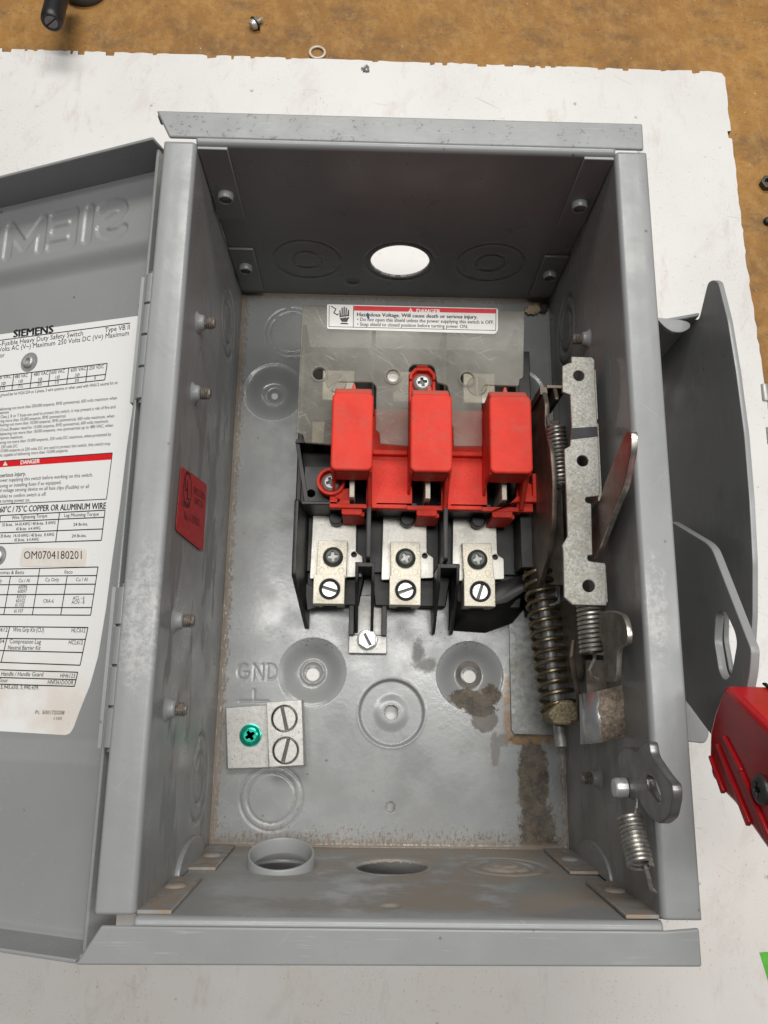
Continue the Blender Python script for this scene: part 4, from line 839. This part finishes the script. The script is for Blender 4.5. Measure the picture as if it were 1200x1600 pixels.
put_text(b, '• Snap shield to closed position before turning power ON.', ls(558, 509.2), ls(731, 513), 1.9, 1, FS, .18, .16)
def hp(*pp): return [ls(x, y) for x, y in pp]
for pl in (hp((530.5, 497), (534, 503), (542, 503.5), (545.5, 497), (545.3, 495), (540, 497.5), (541, 495.5), (535, 497)), hp((533, 504.5), (543, 504.8), (544.5, 507), (531.8, 506.7)),
           hp((530.6, 495), (530.2, 485), (532, 485), (533, 493.5)), hp((533.6, 493), (533.6, 481), (535.6, 481), (535.7, 493)), hp((536.5, 493), (536.8, 479.5), (538.8, 479.5), (538.7, 493)), hp((539.5, 493), (540.2, 481), (542.1, 481.1), (541.6, 493)), hp((542.4, 494), (543.6, 484), (545.4, 484.2), (545.6, 494)),
           hp((530.5, 496), (545, 494), (545, 492.5), (531, 493.5))): quad(b, pl, 1, FS, .18)
for a, c in (((517, 478.5), (525, 483)), ((525, 483), (521.5, 489)), ((521.5, 489), (528, 492.5)), ((526, 492.5), (529.5, 490.5))): line2(b, ls(*a), ls(*c), .5, 1, FS, .18)
quad(b, hp((572, 491), (575, 488.5), (577.5, 493), (577, 499.5), (574, 498)), 3, FS, .22)
obj('danger_label', b, [WHITE, INK, REDINK, BLUEINK], SH, fix=False)
# ------------------------------------------------------------------ operating mechanism along the right wall
b = B(); plate(b, [atz(795, 945, 1.6), atz(905, 940, 1.6), atz(905, 1150, 1.6), atz(803, 1147, 1.6), atz(799, 1140, 1.6)], (), 1.5, .25, 0, FZ(.35)); obj('mechanism_plate', b, GALVD, SW)
ZR = 92.0
ro = [(893, 557), (925, 558), (929, 562), (930, 604), (934, 667), (938, 763), (936, 775), (916, 777), (914.5, 781), (916, 784.5), (924, 787), (926, 867), (919, 868), (918, 872), (920, 876), (927.5, 878), (945, 879.5), (947, 884), (948, 946), (895, 945), (881.6, 933), (880, 860), (878.6, 852), (887, 837.5), (885, 774), (882, 701.5), (891, 697), (893.5, 667.5), (891, 616.5), (879, 612), (879, 572), (887, 567.6), (893, 566.5)]
b = B(); plate(b, [atz(*p, ZR) for p in ro], [circle(*atz(904.6, 587, ZR), 2.3, 24), circle(*atz(910.5, 720, ZR), 2.3, 24), circle(*atz(920, 915.7, ZR), 2.4, 24)], 1.8, .35, 0, FZ(ZR-1.8))
x0 = atz(927, 600, ZR)[0]
b.box(x0, x0+1.6, 40, 62, ZR-24, ZR-1.2); b.box(x0, x0+1.6, 5, 38, ZR-24, ZR-1.2); b.box(x0+.1, x0+1.7, -36, -24, ZR-20, ZR-1.2)
RAIL = obj('slide_rail', b, GALV, SW)
b = B(); plate(b, [atz(893.2, 669, ZR), atz(933.4, 666.5, ZR), atz(934.4, 682, ZR), atz(892, 687, ZR)], (), .12, .02, 0, FZ(ZR)); obj('marker_stripe', b, MARKER, RAIL)
# brown side plate of the mechanism
pl = [(66, 60), (60, 64), (55.8, 66.3), (46.3, 64.5), (38, 69), (32.6, 72.8), (17.2, 75.3), (0, 71.5), (-12.7, 61), (-24, 40), (-24, 8), (66, 8)]
b = B(); plate(b, roundpoly(pl, 3), (), 2.2, .35, 0, FX(65.5)); SP = obj('side_plate', b, BROWN, SW)
b = B(); plate(b, roundpoly([(66, 10), (66, 62), (58, 66), (58, 10)], 2), (), 1.8, .3, 0, FX(70.5)); b.box(67.5, 77, 65, 66.6, 30, 62.5); b.box(64.5, 68, 62, 66, 40, 62); obj('bracket', b, BROWN, SP, bev=.3)
b = B(); b.box(69, 83, -20, 64, 20, 23); obj('mechanism_bed', b, BROWN, SW, bev=.3)
def coil(name, p0, p1, r0, r1, turns, wire, mat, hooks=(), seg=8, par=None, n=22):
    p0 = Vector(p0); p1 = Vector(p1); ax = (p1-p0); t = ax.normalized(); u = t.orthogonal().normalized(); w = t.cross(u); pts = []
    N_ = int(turns*n)
    for i in range(N_+1):
        s = i/N_; a = 2*math.pi*turns*s; r = r0+(r1-r0)*s; pts.append(p0+ax*s+(u*math.cos(a)+w*math.sin(a))*r)
    b = B(); b.tube(pts, wire, seg)
    for h in hooks: b.tube(h, wire, seg)
    return obj(name, b, mat, par or SW)
def P3(px, py, z): x, y = atz(px, py, z); return (x, y, z)
coil('tension_spring', P3(869, 667, 68), P3(877, 763, 68), 3.7, 3.7, 15.5, .72, SPRING, ([P3(867, 667, 69), P3(858, 664, 70), P3(855, 650, 66)], [P3(876, 763, 66), P3(874, 780, 64), P3(872, 800, 60)]))
coil('compression_spring', P3(838, 888, 30), P3(872, 1108, 42), 6.4, 7.5, 14.0, 1.02, BRASSY)
b = B(); b.tube([P3(836, 860, 28), P3(858, 1000, 35), P3(877, 1168, 44)], 2.6, 14); b.tube([P3(833, 870, 28), P3(853, 1000, 35), P3(868, 1110, 41)], 1.2, 8); obj('spring_rod', b, GALVD, SW, bev=.2)
zz = 52.0; bl = [atz(x, y, zz) for x, y in ((876, 1094), (895, 1094), (906, 1109), (903, 1128), (891, 1134), (866, 1133), (855.5, 1117), (862, 1108))]
b = B(); b.prism(roundpoly(bl, 1.5), 38, zz); obj('spring_seat', b, SINT, SW, bev=1.0, seg=3)
coil('return_spring', P3(919, 940, 84), P3(926, 1022, 84), 4.3, 4.5, 11.5, .75, SPRING, ([P3(929, 1022, 84), P3(929, 1030, 86), P3(921, 1047, 86), P3(926, 1058, 84), P3(935, 1062, 84)],))
# brown defeat lever sticking up past the rim
lv = [atx(x, y, 79.5) for x, y in ((984, 672), (991, 675), (990, 706), (978, 761), (965, 791), (943, 848), (932, 876), (926, 867), (930, 814), (949, 752.5), (970, 701.5))]
b = B(); plate(b, roundpoly(lv, 2.0), (), 2.4, .35, 0, FX(78.6)); b.m = [0]*len(b.f)
LV = obj('defeat_lever', b, RUSTY, SW)
bme = LV.data; bme.materials.append(LIT_EDGE)  # edge faces take the painted-in edge light
for p in bme.polygons:
    if abs(p.normal.x) < .5: p.material_index = 1
# lower strap and worn tab
sp = [atx(x, y, 79.5) for x, y in ((936, 956), (962, 954), (978, 962), (984, 985), (984, 1005), (968, 1014), (966, 1064), (948, 1066), (946, 1010), (937, 990))]
b = B(); plate(b, roundpoly(sp, 3), (), 2.0, .35, 0, FX(78.6)); ST = obj('trip_strap', b, plain('dull_grey_brown_steel', (.20, .175, .145), .5, .4, .3, .15, spk=.3), SW)
ST.data.materials.append(LIT_EDGE)  # edge light painted onto the strap's rim faces
for p in ST.data.polygons:
    if abs(p.normal.x) < .5: p.material_index = 1
b = B(); zt = 93.0; q = [atz(916, 1085, zt), atz(986, 1066, zt), atz(990, 1148, zt), atz(918, 1165, zt)]
n = 14; vs = []
for i in range(n+1):
    s = i/n; roll = max(0, (.34-s)/.34); xo = -1.0*roll; dz = -7*roll**2.2
    for k in (0, 1):
        a, c = np.array(q[0 if k == 0 else 3]), np.array(q[1 if k == 0 else 2]); p = a+(c-a)*s; vs.append((p[0], p[1], zt+dz-.8*s))
b.add(vs, [(2*i, 2*i+1, 2*i+3, 2*i+2) for i in range(n)]); o = solid(obj('release_tab', b, WORN, SW, fix=True), 2.0, 0)
b = B(); b.box(q[0][0]+4, q[1][0]-1.5, q[3][1]+6, q[3][1]+8, 50, zt-2); b.box(q[0][0]+6, q[1][0]-2, q[0][1], q[0][1]+14, 70, 72); obj('tab_leg', b, BROWN, SW, bev=.3)
b = B(); b.tube([P3(896, 1000, 70), P3(893, 1025, 70), P3(897, 1050, 66), P3(904, 1085, 60), P3(908, 1130, 50)], 1.1, 8); obj('trip_wire', b, BROWN, SW)
b = B(); plate(b, roundpoly([(-30, 8), (-30, 60), (-50, 72), (-66, 66), (-66, 8)], 4), (), 2, .3, 0, FX(76)); obj('trip_plate', b, BROWN, SW)
# door latch, pin, little spring
lt = [(1009, 1159), (1018, 1158), (1021, 1180), (1041, 1210), (1055, 1226), (1056, 1245), (1050, 1277), (1036, 1288), (1024, 1282), (1010, 1265), (1000, 1246), (992, 1250), (978, 1244), (970, 1222), (969, 1178), (980, 1166), (999, 1174)]
hl = [(1013, 1214), (1020, 1210), (1030, 1222), (1037, 1245), (1036, 1255), (1028, 1250), (1017, 1234)]
b = B(); plate(b, roundpoly([atx(*p, 81.5) for p in lt], 2.5), (roundpoly([atx(*p, 81.5) for p in hl], 2.5),), 3.2, .5, 0, FX(80.6)); LT = obj('door_latch', b, LATCH, SW)
y, z = atx(972, 1231, 79); M = frame((85, y, z), (0, 1, 0), (0, 0, -1), (-1, 0, 0)); b = B(); b.lathe([(2.2, 0), (2.2, 4.5), (3.5, 4.6), (3.5, 8.2), (3.0, 9), (0, 9.2)], 24, 0, M); obj('pivot_pin', b, ZINC, LT)
X = 79.0
def PX3(px, py, x): y, z = atx(px, py, x); return (x, y, z)
coil('latch_spring', PX3(984, 1276, X), PX3(1001, 1354, X), 3.8, 3.8, 11.5, .72, SPRING, ([PX3(991, 1276, 80), PX3(995, 1262, 80), PX3(996, 1248, 81)], [PX3(1008, 1354, 80), PX3(1014, 1372, 80), PX3(1017, 1388, 81), PX3(1024, 1394, 84)]))
# ------------------------------------------------------------------ outside: handle guard, handle arm and red grip
GX = 122.0
def gx_(*pp): return [atx(x, y, GX) for x, y in pp]
go = gx_((1106, 441), (1114, 437), (1122, 440), (1137, 500), (1150, 580), (1163, 680), (1171, 780), (1176, 880), (1176, 960), (1172, 1030), (1166, 1062))
go += [(-72, 60), (-60, 40), (82.4, 40), (82.4, 98)]+gx_((1092, 499),)
sl = gx_((1132, 955), (1138, 950), (1150, 985), (1152, 1030), (1147, 1058), (1140, 1050), (1131, 1000))
b = B(); plate(b, roundpoly(go, 2), (roundpoly(sl, 2),), 2.0, .3, 0, FX(GX)); GD = obj('handle_guard', b, P_DARK, SW)
GD.data.materials.append(PAINT)
for p in GD.data.polygons:
    if abs(p.normal.x) < .6: p.material_index = 1
b = B(); M = frame((0, 81, 0), (1, 0, 0), (0, 0, 1), (0, 1, 0)); b.prism([(98.3, 30), (121.9, 30), (121.9, 104), (98.3, 92)], 0, 1.6, 0, M)
b.box(98.4, 100, -100, 80.9, 6, 96); pass
obj('guard_bracket', b, P_DARK, GD, bev=.5)
b = B(); plate(b, roundpoly([atz(x, y, 60) for x, y in ((1070, 1050), (1088, 1060), (1106, 1100), (1108, 1150), (1102, 1162), (1066, 1158))], 2), (), 3, .5, 0, FZ(57)); obj('bracket_foot', b, P_DARK, GD)
ea = [atz(x, y, 100) for x, y in ((1024, 496), (1056, 499), (1072, 501), (1079, 506), (1078, 513), (1066, 520), (1050, 519), (1038, 511), (1028, 500))]
b = B(); plate(b, roundpoly(ea, 2), (), 1.6, .3, 0, FZ(98.6)); obj('guard_ear', b, PAINT, GD)
AX = 112.0
ao = [atx(x, y, AX) for x, y in ((1048, 814), (1104, 848), (1113, 858), (1168, 1000), (1174, 1015), (1172, 1050), (1166, 1080), (1150, 1180), (1112, 1150), (1060, 1080))]+[(-60, 20), (0, 20)]
asl = [atx(x, y, AX) for x, y in ((1119, 960), (1126, 955), (1134, 957), (1148, 988), (1151, 1005), (1143, 1052), (1133, 1064), (1124, 1050), (1116, 1000))]
b = B(); plate(b, roundpoly(ao, 3), (roundpoly(asl, 2.5),), 3.0, .4, 0, FX(AX)); ARM = obj('handle_arm', b, P_DARK, SW)
ARM.data.materials.append(PAINT)
for p in ARM.data.polygons:
    if abs(p.normal.x) < .6: p.material_index = 1
b = B(); b.lathe([(9, 0), (9, 13)], 28, 0, frame((99, -20, 40), (0, 1, 0), (0, 0, 1), (1, 0, 0))); obj('handle_hub', b, P_DARK, ARM, bev=.5)
GRX = 104.0
g1 = [atx(x, y, GRX) for x, y in ((1131, 1070), (1156, 1092), (1200, 1136), (1200, 1332), (1170, 1289), (1146, 1256), (1131, 1241), (1110, 1214), (1107, 1176), (1108, 1142), (1116, 1109))]
d = np.array([-.42, .91]); e1, e2 = np.array(g1[2]), np.array(g1[3])
gpoly = [g1[0], g1[1], g1[2], tuple(e1+d*22), tuple(e2+d*20)]+g1[3:]
b = B(); b.prism(gpoly, GRX, GRX+27, 0, FX(0)); GRIP = obj('handle_grip', b, REDGRIP, ARM, bev=2.0, seg=3)
for ra, rb, rw in (((1111, 1181), (1132, 1238), 2.2), ((1122, 1163), (1172, 1288), 2.6), ((1133, 1150), (1160, 1206), 2.0), ((1160, 1206), (1204, 1312), 2.6)):
    m0, m1 = np.array(atx(*ra, GRX)), np.array(atx(*rb, GRX)); nrm = (m1-m0)/np.linalg.norm(m1-m0); tv = np.array([-nrm[1], nrm[0]])*rw*.5
    b = B(); b.prism([tuple(m0-tv*.5), tuple(m0+tv*.5), tuple(m1+tv), tuple(m1-tv)], GRX-1.0, GRX+.6, 0, FX(0)); obj('grip_rib', b, REDGRIP, GRIP, bev=.45)
b = B(); b.prism([tuple(np.array(g1[0])+(.5, -.6)), tuple(np.array(g1[2])+d*20+(.5, -.6)), tuple(np.array(g1[2])+d*20+(.9, .35)), tuple(np.array(g1[0])+(.9, .35))], GRX+12.8, GRX+13.8, 0, FX(0)); obj('grip_seam', b, GAP_SHADE, GRIP)
y, z = atx(1188, 1234, GRX-.5); Mg = frame(((GRX-.4)*MM, y*MM, z*MM), (0, 0, 1), (0, -1, 0) if False else (0, 1, 0), (-1, 0, 0))
place(phillips_mesh('grip_screw', 4.4, 1.2, BLKZ), 'grip_screw', GRIP, 0, 0, 0, 0, Mg)

# ------------------------------------------------------------------ loose things on the bench and in the box
ZT0 = ZB-3.2
def lie(px, py, z=ZT0): x, y = atz(px, py, z); return (x, y, z)
p = lie(400, 42); s = thing('loose_screw', 'small zinc screw lying loose on the brown bench behind the box', 'screw', p)
b = B(); ax = Vector((.72, .69, 0)).normalized(); M = Matrix.Translation((0, 0, 2.6)) @ frame((0, 0, 0), tuple(ax.cross(Vector((0, 0, 1)))), (0, 0, 1), tuple(ax)); b.lathe([(0, -3.4), (2.4, -3.2), (3.2, -1.6), (3.2, -.6), (1.3, -.4)]+[(1.3 if i % 2 else 1.0, i*.5) for i in range(11)]+[(.2, 6.2)], 18, 0, M)
o = obj('screw_shank', b, ZINC, s)
b = B(); b.lathe([(4.2, 0), (4.2, .7), (1.4, .7)], 24, 0, M @ Matrix.Translation((0, 0, -.4))); obj('screw_washer', b, BLKZ, s)
p = lie(496, 84, ZT0); b = B()
b.tube([(4.6*math.cos(a), 4.2*math.sin(a), .9) for a in np.linspace(0, 2*math.pi, 41)], .8, 8); tag(obj('plastic_ring', b, CLEAR, loc=p), 'milky plastic ring on the bench against the white board edge', 'ring')
p = lie(572, 110, ZB); b = B()
for i in range(14): 
    a = random.uniform(0, 6.28); r_ = random.uniform(.2, 2.2); M = Matrix.Translation((r_*math.cos(a), r_*math.sin(a), .7+random.uniform(0, .5))) @ Matrix.Rotation(random.uniform(0, 3), 4, Vector((random.random(), random.random(), random.random()+.1)).normalized()); b.box(-1.2, 1.2, -.5, .5, -.3, .3, 0, M)
tag(obj('metal_crumb', b, GALVD, loc=p), 'clump of metal filings near the top edge of the white board', 'metal crumb')
p = lie(1197, 289); b = B(); plate(b, circle(0, 0, 4.6, 6), (circle(0, 0, 2.3, 20),), 3.6, .4); tag(obj('hex_nut', b, BLKZ, loc=p), 'dark steel nut on the brown bench beyond the board corner', 'nut')
p = lie(1199, 347); b = B(); b.lathe([(2.6, 0), (2.6, 1.5), (2.0, 2.2), (0, 2.3)], 18); tag(obj('black_stud', b, BLACKTOOL, loc=p), 'little black stud on the bench just below the dark nut', 'stud')
for (px, py), nm, lab in (((1191, 617), 'metal_sleeve', 'dull metal sleeve by the board edge, nearer the dark nut'), ((1199, 684), 'metal_sleeve', 'dull metal sleeve by the board edge, nearer the red handle')):
    p = lie(px, py); b = B(); M = Matrix.Translation((0, -5, 2.2)) @ frame((0, 0, 0), (0, 0, 1), (1, 0, 0), (0, 1, 0)); b.lathe([(1.4, 0), (2.2, 0), (2.4, .3), (2.4, 9.5), (2.2, 10), (1.4, 10)], 20, 0, M); tag(obj(nm, b, ALU, loc=p), lab, 'sleeve', 'metal sleeves by the board edge')
p = lie(1216, 1525, ZB); b = B(); plate(b, [(-8, 10), (16, 12), (15, -11), (-3.5, -9), (-5.8, 1)], (), .2, .02); tag(obj('green_tape', b, TAPE, loc=p), 'strip of bright green tape stuck on the white board', 'tape')
# black post of a neighbouring tool and its grey foot, at the far left
z0 = 16; t = thing('slotted_post', 'black round post with a slotted end pointing at the camera', 'post', (*atz(82, 38, z0), ZT0))
a = Vector(P3(80, 35, 18)); c2 = Vector(P3(104, -60, 6)); o_ = Vector((*atz(82, 38, z0), ZT0)); ax = (c2-a).normalized(); ex_ = ax.orthogonal().normalized(); ey_ = ax.cross(ex_)
M = frame(tuple(a-o_), tuple(ex_), tuple(ey_), tuple(ax)); b = B(); b.lathe([(0, .9), (3.9, .9), (4.1, 0), (5.2, 0), (5.8, .7), (6.2, 4), (6.2, 42)], 32, 0, M); obj('post_body', b, BLACKTOOL, t)
b = B()
for s_ in (1, -1):
    arcp = [(3.8*math.cos(q), s_*3.8*math.sin(q)) for q in np.linspace(.12, math.pi-.12, 18)]; plate(b, arcp if s_ > 0 else arcp[::-1], (), .8, .1, 0, M @ Matrix.Rotation(.2, 4, 'Z') @ Matrix.Translation((0, 0, .15)))
obj('slotted_end', b, plain('worn_grey_plastic', (.16, .14, .14), .6), t)
x, y = atz(135, -18, ZT0); t = obj('round_foot', B().lathe([(14, 0), (14.3, 1), (14.3, 4), (13.6, 5), (0, 5.2)], 48), STONE, loc=(x, y, ZT0)); tag(t, 'dark grey round foot beside the black slotted post', 'foot')
# leaf chips lying in the upper right corner of the back panel
for (px, py), m_, lab, sz, r_ in (((833, 484), CHIP, 'pale dry leaf chip in the corner by the shield', 1.0, .3), ((850, 480), CHIPD, 'dark crumpled leaf chip in the corner by the shield', .8, 1.2)):
    p = atz(px, py, 1.5); b = B(); sheet(b, -5, 5, -3.2, 3.2, .8, lambda U, V: .6*np.sin(U*.9)*np.cos(V*.8)+.05*U*V+.9, Matrix.Rotation(r_, 4, 'Z') @ Matrix.Scale(sz, 4), keep=lambda u, v: (u/5)**2+(v/3.2)**2+.25*np.sin(u*3+v*2) < .85)
    o = obj('leaf_chip', b, m_, loc=(p[0], p[1], .9), fix=False); solid(o, .3, 1); tag(o, lab, 'leaf chip', 'leaf chips in the box corner')
